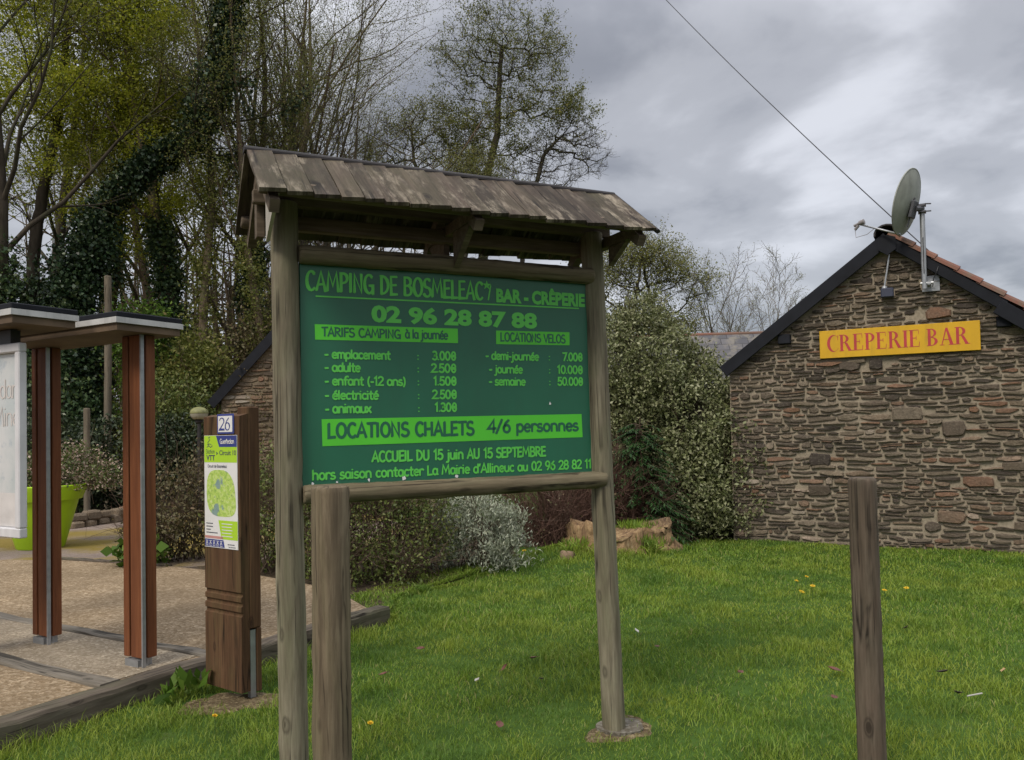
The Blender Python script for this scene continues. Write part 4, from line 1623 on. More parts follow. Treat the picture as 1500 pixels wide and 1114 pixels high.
# slate roofed wing behind
WG = thing('slate_wing', 'low wing with slate roof and red ridge between the variegated bush and the gable', 'building', (3.2, 13.6, 0), R(-6))
mb = MB()
mb.box(-2.6, 1.4, -1.0, 1.0, -.1, 2.2)
mb.build('wall', M_mortar, WG)
for sgn in (-1, 1):
    d = Vector((0, sgn * 1.15, -.95))
    m = frame((-2.7, 0, 3.15), (1, 0, 0), d)
    mb = MB()
    mb.box(0, 4.15, 0, d.length, -.02, .02, m)
    o = mb.build('roof', M_slate, WG)
mb = MB()
for q in range(10):
    x0 = -2.72 + q * .42
    mb.tube([(x0, 0, 3.145), (x0 + .44, 0, 3.15)], [.045, .04], 10)
mb.build('ridge_tiles', M_terra, WG)

# cottage gable half hidden by the sign
CT = thing('stone_cottage', 'brown stone cottage gable with one dark verge, half hidden behind the green board', 'building', (-6.25, 17.0, 0), 0)
cs, cp = 1.08, 2.35
ctop = lambda x: 2.42 + cs * (cp - abs(x - cp))
fld = stone_field(np.random.default_rng(31), .12, 4.5, 0, lambda x: ctop(x) - .12, 0, .05, .12, .14, .40, out=.035)
stone_wall_mesh('wall', [(.1, -.1), (4.6, -.1), (4.6, ctop(4.6) - .08), (cp, ctop(cp) - .08), (.1, ctop(.1) - .08)], .5, fld, [M_mortar2, M_stone2], CT)
mb = MB()
mb.box(.12, .5, .501, 6, -.1, 2.3)
mb.box(4.2, 4.58, .501, 6, -.1, 2.3)
mb.box(.12, 4.58, 6.0, 6.4, -.1, 2.3)
mb.build('side_wall', M_mortar2, CT)
for sgn in (-1, 1):
    d = Vector((sgn * 1, 0, -cs))
    L = 2.45 * math.sqrt(1 + cs * cs)
    m = frame((cp, 0, ctop(cp)), d, (0, 1, 0))
    up = 1 if (m.to_3x3() @ Vector((0, 0, 1))).z > 0 else -1
    mb = MB()
    mb.box(.02, L, -.1, 6.5, *((-.05, .03) if up > 0 else (-.03, .05)), m)
    mb.build('roof', M_slate, CT)
    mb = MB()
    mb.box(.0, L + .03, -.135, -.102, *((-.15, .05) if up > 0 else (-.05, .15)), m)
    mb.build('verge_board', M_fascia, CT)


# ------------------------------------------------------------------ round posts
def log(name, p0, p1, r, mat, parent, seed, ends=.006, taper=.0, k=28, rings=40, knots=5, square=0.0):
    """a turned or split log as one mesh whose own long axis is local z"""
    rng = np.random.default_rng(seed)
    p0, p1 = Vector(p0), Vector(p1)
    L = (p1 - p0).length
    zs = np.concatenate([[0, ends * .4, ends], np.linspace(ends * 2, L - ends * 2, rings), [L - ends, L - ends * .4, L]])
    sc = np.concatenate([[.80, .94, .99], np.ones(rings), [.99, .94, .80]])
    w = np.arange(k) * 2 * np.pi / k
    ph = rng.uniform(0, 6.28, 6)
    kn = [(rng.uniform(.08, .95) * L, rng.uniform(0, 6.28), rng.uniform(.003, .008)) for _ in range(knots)]
    vs = []
    for z, s in zip(zs, sc):
        rr = r * (1 - taper * z / L) * (1 + .018 * np.sin(2 * w + ph[0] + z * .5) + .012 * np.sin(3 * w + ph[1] - z) + .006 * np.sin(9 * w + ph[2] + z * 1.5))
        if square:
            rr = rr * (1 + square * np.cos(4 * w))
        rr = rr + .0012 * rng.normal(size=k)
        for kz, kw, ka in kn:
            dw = np.angle(np.exp(1j * (w - kw)))
            rr = rr + ka * np.exp(-((z - kz) / .045) ** 2 - (dw / .35) ** 2)
        ox, oy = .004 * math.sin(z * 1.7 + ph[3]), .004 * math.sin(z * 1.3 + ph[4])
        for a, q in zip(w, rr):
            vs.append((q * s * math.cos(a) + ox, q * s * math.sin(a) + oy, z))
    n = len(zs)
    fs = [(i * k + j, i * k + (j + 1) % k, (i + 1) * k + (j + 1) % k, (i + 1) * k + j) for i in range(n - 1) for j in range(k)]
    fs += [list(range(k))[::-1], [(n - 1) * k + j for j in range(k)]]
    mb = MB()
    mb.add(vs, fs)
    o = mb.build(name, mat, parent, smooth='angle')
    o.location = p0
    o.rotation_euler = (p1 - p0).to_track_quat('Z', 'Y').to_euler()
    return o


def xlog(name, x0, x1, y, z, r, mat, parent, seed, **kw):
    """horizontal log along local x: grain runs along its own x"""
    o = log(name, (0, 0, 0), (0, 0, x1 - x0), r, mat, parent, seed, **kw)
    me = o.data
    me.transform(Matrix.Rotation(R(90), 4, 'Y'))
    o.rotation_euler = (0, 0, 0)
    o.location = (x0, y, z)
    return o


# ------------------------------------------------------------------ camp site sign
SA = math.atan2(.426, .905)
CS = thing('camping_sign', 'large green camping price board between two round posts under a plank roof', 'sign', (-1.01, 3.64, 0), SA)
log('post', (.002, 0, -.05), (-.009, 0, 2.66), .0635, M_post, CS, 1, taper=.06, knots=6)
log('post', (1.672, -.029, -.05), (1.608, 0, 2.66), .0625, M_post, CS, 2, taper=.06, knots=6)
xlog('rail', .045, 1.592, -.032, 2.418, .043, M_rail, CS, 3, ends=.012)
xlog('rail', .05, 1.633, -.045, 1.331, .044, M_rail, CS, 4, ends=.012)
# concrete footing in the lawn
mb = MB()
rngf = np.random.default_rng(4)
ring = [(1.672 + .04 + .125 * math.cos(a) * (1 + .12 * math.sin(3 * a)), -.03 + .118 * math.sin(a) * (1 + .1 * math.cos(2 * a + 1))) for a in np.linspace(0, 2 * np.pi, 25)[:-1]]
mb.prism(ring, Matrix.Translation((0, 0, -.05)), .062)
mb.build('footing', _gravel('earthy_concrete', (.11, .095, .07), (.17, .15, .115), (.25, .23, .19), sc=45), CS)
# panel
mb = MB()
mb.box(.052, 1.606, -.012, .012, 1.345, 2.40, None, .002)
PN = mb.build('panel', M_darkgrn, CS)
FM = Matrix(((1, 0, 0, 0), (0, 0, -1, -.0135), (0, 1, 0, 0), (0, 0, 0, 1)))   # drawing plane on the panel's front
for x0, z0, x1, z1, x2, z2, x3, z3 in ((.118, 2.034, .821, 2.038, .821, 2.110, .117, 2.105), (1.028, 2.039, 1.454, 2.045, 1.455, 2.114, 1.029, 2.108), (.145, 1.544, 1.522, 1.557, 1.518, 1.680, .143, 1.668)):
    mb = MB()
    mb.add([FM @ Vector(p) for p in ((x0, z0, 0), (x1, z1, 0), (x2, z2, 0), (x3, z3, 0))], [(0, 1, 2, 3)])
    mb.build('colour_band', M_band, PN)
mb = MB()
z1 = .0006
# headline: tall narrow brush capitals, then heavy sans
text(mb, 'CAMPING DE BOSMELEAC', FM, .082, .962, 2.262, .086, .20, z1, cal=.40, sp=.05)
st = [(.982 + (.026 if i % 2 == 0 else .010) * math.sin(i * math.pi / 5), 2.336 + (.026 if i % 2 == 0 else .010) * math.cos(i * math.pi / 5)) for i in range(10)]
mb.add([FM @ Vector((x, z, z1)) for x, z in st] + [FM @ Vector((.982, 2.336, z1))], [(i, 10, (i + 1) % 10) for i in range(10)])
stroke(mb, [(.989, 2.262), (1.003, 2.335)], .008, FM, z1)
font_text('BAR - CRÊPERIE', FM, 1.033, 1.553, 2.257, .066, .048, z1, mb)
mb.add([FM @ Vector(p) for p in ((.123, 2.231, z1), (1.516, 2.240, z1), (1.516, 2.247, z1), (.123, 2.238, z1))], [(0, 1, 2, 3)])
font_text('02 96 28 87 88', FM, .383, 1.263, 2.130, .076, .044, z1, mb)
W = .215
rows = [('emplacement', .475, 1.950, '3.00€', .686), ('adulte', .328, 1.889, '2.50€', .679), ('enfant (-12 ans)', .549, 1.826, '1.50€', .690),
        ('électricité', .414, 1.760, '2.50€', .682), ('animaux', .378, 1.697, '1.30€', .695)]
for s, xe, zb, pr, px_ in rows:
    text(mb, '-', FM, .160, .181, zb, .040, W, z1)
    text(mb, s, FM, .195, xe, zb, .040 if s != 'animaux' else .042, W, z1)
    text(mb, ':', FM, .610, .618, zb, .036, .22, z1, xs=.03)
    text(mb, pr, FM, px_, .808, zb + .003, .040, .225, z1, sp=.03)
for s, xa, xe, zb, pr, px_ in (('demi-journée', 1.002, 1.270, 1.961, '7.00€', 1.411), ('journée', 1.020, 1.175, 1.893, '10.00€', 1.378), ('semaine', 1.018, 1.190, 1.831, '50.00€', 1.379)):
    text(mb, '-', FM, xa - .033, xa - .014, zb, .040, W, z1)
    text(mb, s, FM, xa, xe, zb, .040, W, z1)
    text(mb, ':', FM, 1.330, 1.338, zb, .036, .22, z1, xs=.03)
    text(mb, pr, FM, px_, 1.530, zb + .002, .040, .225, z1, sp=.02)
text(mb, 'ACCUEIL DU 15 juin AU 15 SEPTEMBRE', FM, .377, 1.300, 1.465, .047, .215, z1, sp=.03)
text(mb, "hors saison contacter La Mairie d'Allineuc au 02 96 28 82 11", FM, .098, 1.574, 1.392, .044, .205, z1, sp=.02)
mb.build('lettering', M_ltgreen, PN)
mb = MB()
text(mb, 'TARIFS CAMPING ', FM, .150, .545, 2.052, .040, .20, z1, sp=.03)
text(mb, 'à la journée', FM, .550, .768, 2.055, .042, .195, z1)
mb.build('dark_lettering', M_darkgrn, PN)
mb = MB()
text(mb, 'LOCATIONS VELOS', FM, 1.054, 1.430, 2.056, .042, .195, z1, sp=.03)
mb.build('dark_lettering', M_darkgrn, PN)
mb = MB()
text(mb, 'LOCATIONS CHALETS', FM, .172, .900, 1.583, .064, .215, z1, sp=.05)
text(mb, '4/6', FM, .975, 1.102, 1.591, .062, .215, z1)
text(mb, 'personnes', FM, 1.134, 1.498, 1.593, .058, .215, z1, sp=.03)
mb.build('dark_lettering', M_darkgrn, PN)
mb = MB()
rngf = np.random.default_rng(9)
for cx, cz, s in ((.36, 1.382, .006), (.53, 1.380, .010), (.80, 1.381, .009), (1.33, 1.735, .007), (.098, 1.375, .006), (.21, 1.377, .005)):
    pts = [(cx + s * (1 + .5 * rngf.normal() * .5) * math.cos(a), cz + s * (1 + .4 * rngf.normal()) * math.sin(a)) for a in np.linspace(0, 6.28, 8)[:-1]]
    mb.add([FM @ Vector((x, z, .001)) for x, z in pts], [list(range(len(pts)))])
mb.build('chipped_paint', M_white, PN)

# plank roof
RZ, EY, EZ = 2.862, .385, 2.580


def plank_roof(sgn, seed):
    rng = np.random.default_rng(seed)
    d = Vector((0, sgn * EY, EZ - RZ))
    L = d.length
    mb = MB()
    x = -.178
    i = 0
    while x < 1.735:
        wd = rng.uniform(.088, .118)
        x1 = min(x + wd, 1.752)
        m = frame((0, 0, 0), (1, 0, 0), d)
        h0 = rng.uniform(-.003, .004)
        tw = .0042
        e = L + rng.uniform(-.004, .006)
        a, b = (x + .003 + rng.uniform(0, .003), x1 - .003) if sgn < 0 else (x - .004, x1 + .004)
        n = 6
        vs = []
        for q in range(n + 1):
            t = .006 + (e - .006) * q / n
            z = RZ + d.z * t / L
            y = d.y * t / L
            nv = Vector((0, sgn * -(EZ - RZ), EY)).normalized()
            nv = nv if nv.z > 0 else -nv
            wob = rng.normal() * .001
            for xx, o in ((a, h0 - tw + .008), (b, h0 + tw + .008)):
                for th in (0, .017):
                    p = Vector((xx + rng.normal() * .0008, y, z)) + nv * (o + th + wob)
                    vs.append(p)
        fs = []
        for q in range(n):
            c = q * 4
            fs += [(c, c + 4, c + 6, c + 2), (c + 1, c + 3, c + 7, c + 5), (c, c + 1, c + 5, c + 4), (c + 2, c + 6, c + 7, c + 3)]
        fs += [(0, 2, 3, 1), (4 * n, 4 * n + 1, 4 * n + 3, 4 * n + 2)]
        mb.add(vs, fs)
        x = x1
        i += 1
    return mb.build('roof_slope', M_shing, CS)


plank_roof(-1, 5)
plank_roof(1, 6)
mb = MB()
nv = .026
prof = []
for a in np.linspace(-.25, math.pi + .25, 9):
    prof.append((math.cos(a) * .034, RZ + .012 + math.sin(a) * .022))
M = Matrix(((0, 0, 1, -.185), (1, 0, 0, 0), (0, 1, 0, 0), (0, 0, 0, 1)))
mb.prism(prof, M, 1.935)
mb.build('ridge_cap', M_cap, CS)
# dark verge strips along both slopes of the right end and the pale edge at the left end
mb = MB()
for sgn in (-1, 1):
    d = Vector((0, sgn * EY, EZ - RZ))
    mb.tube([Vector((1.766, 0, RZ + .016)), Vector((1.766, 0, RZ + .016)) + d * 1.02], .013, 8)
mb.build('verge_strip', M_cap, CS)


def truss(x, seed):
    mb = MB()
    hw = .022
    # rafters, tie and two sloping braces
    for sgn in (-1, 1):
        d = Vector((0, sgn * EY, EZ - RZ))
        m = frame((x, 0, RZ - .022), d, (1, 0, 0))
        z = (m.to_3x3() @ Vector((0, 0, 1))).z
        mb.box(.02, d.length * .97, -hw, hw, *((-.055, -.002) if z > 0 else (.002, .055)), m)
    mb.box(x - hw - .002, x + hw + .002, -.335, .335, 2.575, 2.627)
    for sgn in (-1, 1):
        m = Matrix(((0, 0, 1, x - .016), (sgn, 0, 0, 0), (0, 1, 0, 0), (0, 0, 0, 1)))
        mb.prism([(.066, 2.40), (.30, 2.573), (.066, 2.573)] if seed else [(.07, 2.47), (.24, 2.573), (.07, 2.573)], m, .03)
    return mb.build('truss', M_under, CS)


mb = MB()
for sgn in (-1, 1):
    d = Vector((0, sgn * EY, EZ - RZ))
    m = frame((-.11, 0, RZ - .022), d, (1, 0, 0))
    z = (m.to_3x3() @ Vector((0, 0, 1))).z
    mb.box(.02, d.length * .98, -.02, .02, *((-.06, -.002) if z > 0 else (.002, .06)), m)
mb.box(-.128, -.094, .03, .10, 2.50, 2.76)
mb.build('end_rafter', M_under, CS)
mb = MB()
m = Matrix(((0, 0, 1, -.10), (-1, 0, 0, 0), (0, 1, 0, 0), (0, 0, 0, 1)))
mb.prism([(.045, 2.46), (.325, 2.60), (.06, 2.76), (.045, 2.76)], m, .016)
mb.build('gusset', flat_mat('pale_gusset', (.40, .37, .32), .7, 0, .2, 8), CS)
truss(1.69, 0)
truss(.80, 1)
mb = MB()
mb.box(.058, 1.56, .035, .085, 2.545, 2.612, None, .004)
mb.box(-.15, 1.72, -.02, .02, 2.64, 2.70, None, .004)
mb.build('purlin', M_under, CS)
for sgn in (-1, 1):
    xlog('eave_purlin', -.165, 1.735, sgn * .30, 2.633, .03, M_under, CS, 12 + sgn, ends=.008, knots=0, k=14, rings=8)

# ------------------------------------------------------------------ standing posts
WP = thing('wooden_post', 'weathered post with pale yellow streak in front of the green board, beside its near leg', 'post', (-.628, 2.72, 0), 0, 'round wooden posts')
log('post_shaft', (0, 0, -.1), (.012, 0, 1.425), .0625, M_boll, WP, 8, ends=.012, knots=4, square=.03)
WP2 = thing('wooden_post', 'dark bare post standing alone on the lawn in front of the stone gable', 'post', (1.575, 3.6, 0), 0, 'round wooden posts')
log('post_shaft', (0, 0, -.1), (-.018, 0, 1.36), .0585, M_boll2, WP2, 9, ends=.016, knots=4, square=.03)

# ------------------------------------------------------------------ trail marker
a0, a1 = np.array([-1.959, 5.101]), np.array([-1.652, 4.878])
TA = math.atan2(a1[1] - a0[1], a1[0] - a0[0])
TM = thing('trail_marker', 'brown wooden trail marker with number plate and circuit map', 'marker', (a0[0], a0[1], 0), TA)
mb = MB()
# front board: slanted top, three milled grooves
out = [(.0, .045), (.0, .50), (.012, .507), (.012, .523), (.0, .53), (.0, .56), (.012, .567), (.012, .583), (.0, .59), (.0, .618), (.012, .625), (.012, .641), (.0, .648), (.0, 1.72)]
TW = .372
prof = out + [(.06, 1.735), (.06, .045)]
m = Matrix(((0, 0, 1, 0), (1, 0, 0, 0), (0, 1, 0, 0), (0, 0, 0, 1)))
mb.prism([(y, z) for y, z in prof], m, TW)
mb.build('front_board', M_totem, TM)
mb = MB()
mb.box(.262, TW + .004, .062, .142, .42, 1.778, None, .006)
mb.box(.262, .330, .062, .142, .03, .42, None, .004)
mb.box(.335, TW + .004, .108, .142, .03, .418, None, .004)
mb.build('rear_beam', M_totem, TM)
mb = MB()
mb.box(.338, TW - .006, .066, .104, .0, .41)
mb.build('steel_foot', M_steel, TM)
FT = Matrix(((1, 0, 0, 0), (0, 0, -1, -.0015), (0, 1, 0, 0), (0, 0, 0, 1)))
mb = MB()
mb.box(.152, .322, -.006, .0, 1.612, 1.735, None, .002)
NP = mb.build('number_plate', M_blue, TM)
mb = MB()
rect_(mb, FT, .164, .310, 1.624, 1.723, .0055)
mb.build('plate_face', M_white, NP)
mb = MB()
text(mb, '26', FT, .178, .292, 1.636, .075, .16, .0065, cal=.55)
for x in (.186,):
    rect_(mb, FT, .176, .232, 1.634, 1.646, .0075)
mb.build('digits', M_blue, NP)
mb = MB()
mb.box(.010, .352, -.004, -.0005, .906, 1.604)
PO = mb.build('map_poster', M_white, TM)


def pquad(mat, name, polys, z):
    mb = MB()
    for i, p in enumerate(polys):
        mb.add([FT @ Vector((x, y, z + i * .0002)) for x, y in p], [list(range(len(p)))])
    return mb.build(name, mat, PO)


pquad(M_lime, 'lime_field', [[(.012, 1.436), (.350, 1.436), (.350, 1.602), (.012, 1.602)]], .0032)
pquad(M_lime, 'lime_field', [[(.185, .962), (.350, .962), (.350, 1.078), (.155, 1.078)]], .0032)
pquad(M_blue, 'blue_field', [[(.170, 1.532), (.350, 1.532), (.350, 1.602), (.138, 1.602)]], .0036)
pquad(M_blue, 'blue_field', [[(.012, .911), (.218, .911), (.205, .957), (.012, .957)]], .0036)
pquad(M_pink, 'pink_strip', [[(.012, .962), (.205, .962), (.198, .978), (.012, .978)]], .0032)


def _map():
    m, nt, b = new_mat('printed_map')
    c = ramp_(nt, noise_(nt, 40, 6, .7), [(.32, (.22, .40, .07)), (.5, (.45, .60, .12)), (.68, (.60, .68, .36))])
    c = mixc(nt, ramp_(nt, noise_(nt, 11, 3, .6), [(.56, 0.), (.62, .8)]), c, (.16, .24, .33))
    c = mixc(nt, ramp_(nt, noise_(nt, 70, 3, .6), [(.60, 0.), (.66, .6)]), c, (.10, .16, .06))
    nt.links.new(c, b.inputs['Base Color'])
    return m


M_map = _map()
ang = np.linspace(0, 2 * np.pi, 29)[:-1]
blob = [(.182 + .148 * np.sign(math.cos(a)) * abs(math.cos(a)) ** .6 * (1 - .10 * math.sin(a)) + .02 * -math.sin(a), 1.245 + .145 * np.sign(math.sin(a)) * abs(math.sin(a)) ** .7) for a in ang]
pquad(M_map, 'map_print', [[(float(x), float(y)) for x, y in blob]], .0032)
mb = MB()
font_text('VTT', FT, .035, .125, 1.449, .034, .03, .0042, mb)
text(mb, 'Station', FT, .030, .125, 1.492, .026, .09, .0042)
text(mb, '▸', FT, .140, .160, 1.482, .030, .12, .0042)
font_text('Circuit 10', FT, .172, .342, 1.482, .031, .012, .0042, mb)
text(mb, 'Circuit de Bosmeleac', FT, .048, .250, 1.404, .018, .13, .0042)
for k, (xe) in enumerate((.10, .10, .075, .155)):
    for q in range(int((xe - .025) / .012)):
        rect_(mb, FT, .028 + q * .012, .037 + q * .012, 1.052 - k * .019, 1.058 - k * .019, .0042)
# outline drawing above the name and the small pictograms in the foot band
for pts in ([(.065, 1.535), (.05, 1.56), (.07, 1.575), (.06, 1.592), (.075, 1.595)], [(.04, 1.53), (.06, 1.54), (.08, 1.53), (.10, 1.54)], [(.045, 1.545), (.07, 1.552), (.09, 1.545)]):
    stroke(mb, pts, .004, FT, .0042)
for k in range(4):
    rect_(mb, FT, .25 + k * .018, .263 + k * .018, .930, .936, .0042)
    rect_(mb, FT, .26 + k * .018, .273 + k * .018, .915, .920, .0042)
mb.build('dark_print', M_ink, PO)
mb = MB()
text(mb, 'Guerledan', FT, .182, .326, 1.553, .028, .15, .0048)
stroke(mb, [(.243, 1.573), (.249, 1.580)], .004, FT, .0048)
for k in range(5):
    x = .022 + k * .037
    rect_(mb, FT, x, x + .026, .916, .919, .0044)
    rect_(mb, FT, x, x + .026, .946, .949, .0044)
    stroke(mb, [(x + .004, .924), (x + .012, .942), (x + .022, .926)], .005, FT, .0046)
for k in range(5):
    rect_(mb, FT, .19, .30 - .01 * (k % 2), 1.055 - k * .019, 1.060 - k * .019, .0042)
mb.build('white_print', M_white, PO)


# ------------------------------------------------------------------ information shelters
SHO = (-2.40, 5.25)
SHA = math.atan2(-E1[1], -E1[0])


def shelter(label, posts, slab):
    """local x runs right along the roof, local y away from the camera"""
    SH = thing('information_shelter', label, 'shelter', (SHO[0], SHO[1], .12), SHA, 'information shelters')
    x0, x1, y0, y1, zt = slab
    mb = MB()
    mb.box(x0, x1, y0, y1, zt - .024, zt + .010, None, .005)
    mb.box(x0 + .03, x1 - .03, y0 + .03, y1 - .03, zt + .0102, zt + .016)
    RF = mb.build('roof', M_fascia, SH)
    mb = MB()
    mb.box(x0 - .003, x1 + .003, y0 - .003, y0 + .010, zt - .060, zt - .0245)
    mb.box(x1 - .010, x1 + .003, y0 + .0105, y1 - .0105, zt - .060, zt - .0245)
    mb.box(x0 - .003, x0 + .010, y0 + .0105, y1 - .0105, zt - .060, zt - .0245)
    mb.box(x0 - .003, x1 + .003, y1 - .010, y1 + .003, zt - .060, zt - .0245)
    mb.build('metal_edge', M_alu, RF)
    mb = MB()
    mb.box(x0 + .012, x1 - .012, y0 + .012, y1 - .012, zt - .105, zt - .0245)
    mb.build('soffit', M_soffit, RF)
    for px, py in posts:
        z1 = zt - .107
        cl = MB()
        for a, b, c, d in ((-.195, -.138, 0, .03), (-.122, -.006, .002, .034), (-.020, .008, .036, .102), (-.195, -.167, .06, .14)):
            cl.box(px + a, px + b, py + c, py + d, .055, z1, None, .004)
        cl.build('post_cladding', M_clad, SH)
        st = MB()
        st.box(px - .003, px + .009, py - .004, py + .020, .0, z1)
        st.box(px - .160, px - .010, py + .042, py + .052, .0, z1)
        st.box(px - .165, px - .03, py - .012, py + .09, -.01, .045)
        st.build('steel_core', M_steel, SH)
    return SH


shelter('slim roofed stand of two red-brown posts with silver strips, with open gap between them', [(.022, -.045), (-1.13, .0)], (-1.33, .135, -.285, .19, 2.255))
S2 = shelter('roofed stand at the frame edge holding a pale map display case', [(-1.32, -.68), (-2.35, -.68)], (-2.6, -.115, -.775, -.375, 2.27))
mb = MB()
px0, px1, pz0, pz1, pyy = -1.30, -.292, .885, 2.07, -.62
for a, b, c, d in ((px0, px1, pz1 - .055, pz1), (px0, px1, pz0, pz0 + .06), (px0, px0 + .05, pz0 + .0605, pz1 - .0555), (px1 - .05, px1, pz0 + .0605, pz1 - .0555)):
    mb.box(a, b, pyy - .02, pyy + .03, c, d, None, .006)
mb.box(px0 + .051, px1 - .051, pyy + .02, pyy + .029, pz0 + .061, pz1 - .056)
CA = mb.build('display_case', M_cream, S2)


def _faded():
    m, nt, b = new_mat('faded_map')
    c = ramp_(nt, noise_(nt, 2.6, 6, .62), [(.35, (.46, .50, .50)), (.55, (.58, .585, .58)), (.7, (.62, .61, .60))])
    c = mixc(nt, ramp_(nt, noise_(nt, 11, 6, .7), [(.55, 0.), (.66, .55)]), c, (.30, .36, .42))
    nt.links.new(c, b.inputs['Base Color'])
    set_in(b, rough=.25)
    return m


mb = MB()
mb.box(px0 + .052, px1 - .052, pyy + .012, pyy + .0195, pz0 + .062, pz1 - .057)
PS = mb.build('faded_map', _faded(), CA)
FP = Matrix(((1, 0, 0, 0), (0, 0, -1, pyy + .0105), (0, 1, 0, 0), (0, 0, 0, 1)))
mb = MB()
rect_(mb, FP, px0 + .054, px1 - .054, pz0 + .064, pz0 + .27, 0)
rect_(mb, FP, px0 + .06, px1 - .08, pz0 + .12, pz0 + .25, .0004)
mb.build('faded_strip', flat_mat('faded_paper', (.60, .57, .55), .3, 0, .1, 9), CA)
mb = MB()
text(mb, 'Guerledan', FP, px1 - .62, px1 - .06, pz1 - .33, .115, .11, .0006, cal=.4)
text(mb, 'La Mine', FP, px1 - .50, px1 - .06, pz1 - .50, .115, .11, .0006, cal=.4)
mb.build('faded_title', flat_mat('faded_red', (.57, .52, .49), .5), CA)
mb = MB()
mb.box(-.62, -.42, -.62, -.56, 2.062, 2.16)
mb.box(-1.22, -1.02, -.62, -.56, 2.062, 2.16)
mb.build('hanger', M_black, S2)

# ------------------------------------------------------------------ planter, kerb, lamp, poles, cable
PT = thing('planter', 'tall lime green tapered planter behind the shelter posts', 'planter', (-6.58, 11.2, .10), 0)
mb = MB()
q = .95
mb.lathe([(.0, .0), (.30 * q, 0), (.315 * q, .015), (.50 * q, .66), (.545 * q, .665), (.60 * q, .80), (.61 * q, .86), (.585 * q, .87), (.56 * q, .80), (.54 * q, .74), (.0, .735)], 40)
mb.build('pot', M_limepot, PT, smooth='angle')
mb = MB()
mb.lathe([(.0, .79), (.3, .785), (.525 * q, .76), (.53 * q, .742)], 30)
mb.build('soil', M_litter, PT)
shrub('flowering_shrub', 'shrub with pinkish cream flowers spilling from the lime planter', (-6.30, 11.35, .88), [(0, 0, .28, .5, .45, .42), (.48, -.05, .05, .40, .35, .40), (.55, -.1, -.30, .28, .25, .30), (-.4, 0, .15, .4, .4, .35)],
      41, Lf_flower, 420, 26, .055, .042, B_twig, 40, aspect=.65)

rngk = np.random.default_rng(17)
KB = None
mb = MB()
pts = [(-10.8, 12.3), (-9.0, 12.55), (-7.9, 13.0), (-7.35, 13.7), (-7.05, 14.8), (-6.7, 16.0), (-6.3, 16.6)]
for i in range(len(pts) - 1):
    a, b = np.array(pts[i]), np.array(pts[i + 1])
    L = np.linalg.norm(b - a)
    n = int(L / .26)
    for k in range(n):
        for lay in range(2):
            c = a + (b - a) * (k + .5 + .25 * lay) / n
            m = Matrix.Translation((c[0] + rngk.normal() * .02, c[1] + rngk.normal() * .02, .10 + lay * .12)) @ Matrix.Rotation(math.atan2(b[1] - a[1], b[0] - a[0]) + rngk.normal() * .15, 4, 'Z') @ Matrix.Rotation(rngk.normal() * .06, 4, 'X')
            s = rngk.uniform(.10, .15)
            mb.box(-s, s, -.10, .10, -.02, rngk.uniform(.10, .145), m, .03)
tag(mb.build('stone_kerb', M_stone2), 'low dry stone edging between the mossy path and the dark hedge', 'stone edging')

LM = thing('garden_lamp', 'mushroom-shaped globe garden lamp just left of the trail marker top', 'lamp', (-4.87, 12.5, 0), 0)
mb = MB()
mb.tube([(0, 0, 0), (0, 0, 1.0), (0, 0, 1.86)], .03, 12)
mb.lathe([(.03, 1.80), (.055, 1.82), (.06, 1.86), (.03, 1.87)], 16)
mb.build('lamp_pole', M_cap, LM, smooth='angle')
mb = MB()
mb.lathe([(.03, 1.862), (.09, 1.87), (.125, 1.91), (.137, 1.96)], 24)
mb.build('lamp_shade', flat_mat('milky_glass', (.36, .34, .27), .3), LM, smooth=True)
mb = MB()
mb.lathe([(.139, 1.955), (.142, 1.965), (.125, 2.01), (.08, 2.045), (.02, 2.06), (.0, 2.06)], 24)
mb.build('lamp_cap', flat_mat('mossy_glass', (.17, .17, .06), .6, 0, .4, 14), LM, smooth=True)

UP = thing('utility_pole', 'tall weathered pole at the wood edge, rising behind the shelter roof', 'pole', (-9.07, 18, 0), 0)
log('shaft', (0, 0, -.2), (.03, 0, 5.25), .085, M_oldpole, UP, 51, knots=3, taper=.12, ends=.03, k=16, rings=20)
FP_ = thing('fence_post', 'short sawn post standing in the dark hedge between the shelter posts', 'post', (-7.68, 14.5, 0), 0)
log('shaft', (0, 0, -.2), (0, 0, 2.15), .055, M_oldpole, FP_, 52, knots=2, ends=.02, k=14, rings=10)
CB = MB()
p1 = Vector((5.765, 10.2, 3.40))
p0 = p1 + (Vector((3.466, 16, 10.225)) - p1) * 1.7
cp_ = []
for i in range(41):
    t = i / 40
    p = p0.lerp(p1, t)
    p.z -= .22 * 4 * t * (1 - t)
    cp_.append(p)
CB.tube(cp_, .008, 6)
tag(CB.build('overhead_cable', M_black), 'thin black overhead cable running down across the sky to the gable roof', 'cable')

# ------------------------------------------------------------------ stump
ST = thing('tree_stump', 'broad sawn tree stump with pale splintered wood at the lawn edge', 'stump', (1.28, 10.25, .08), 0)


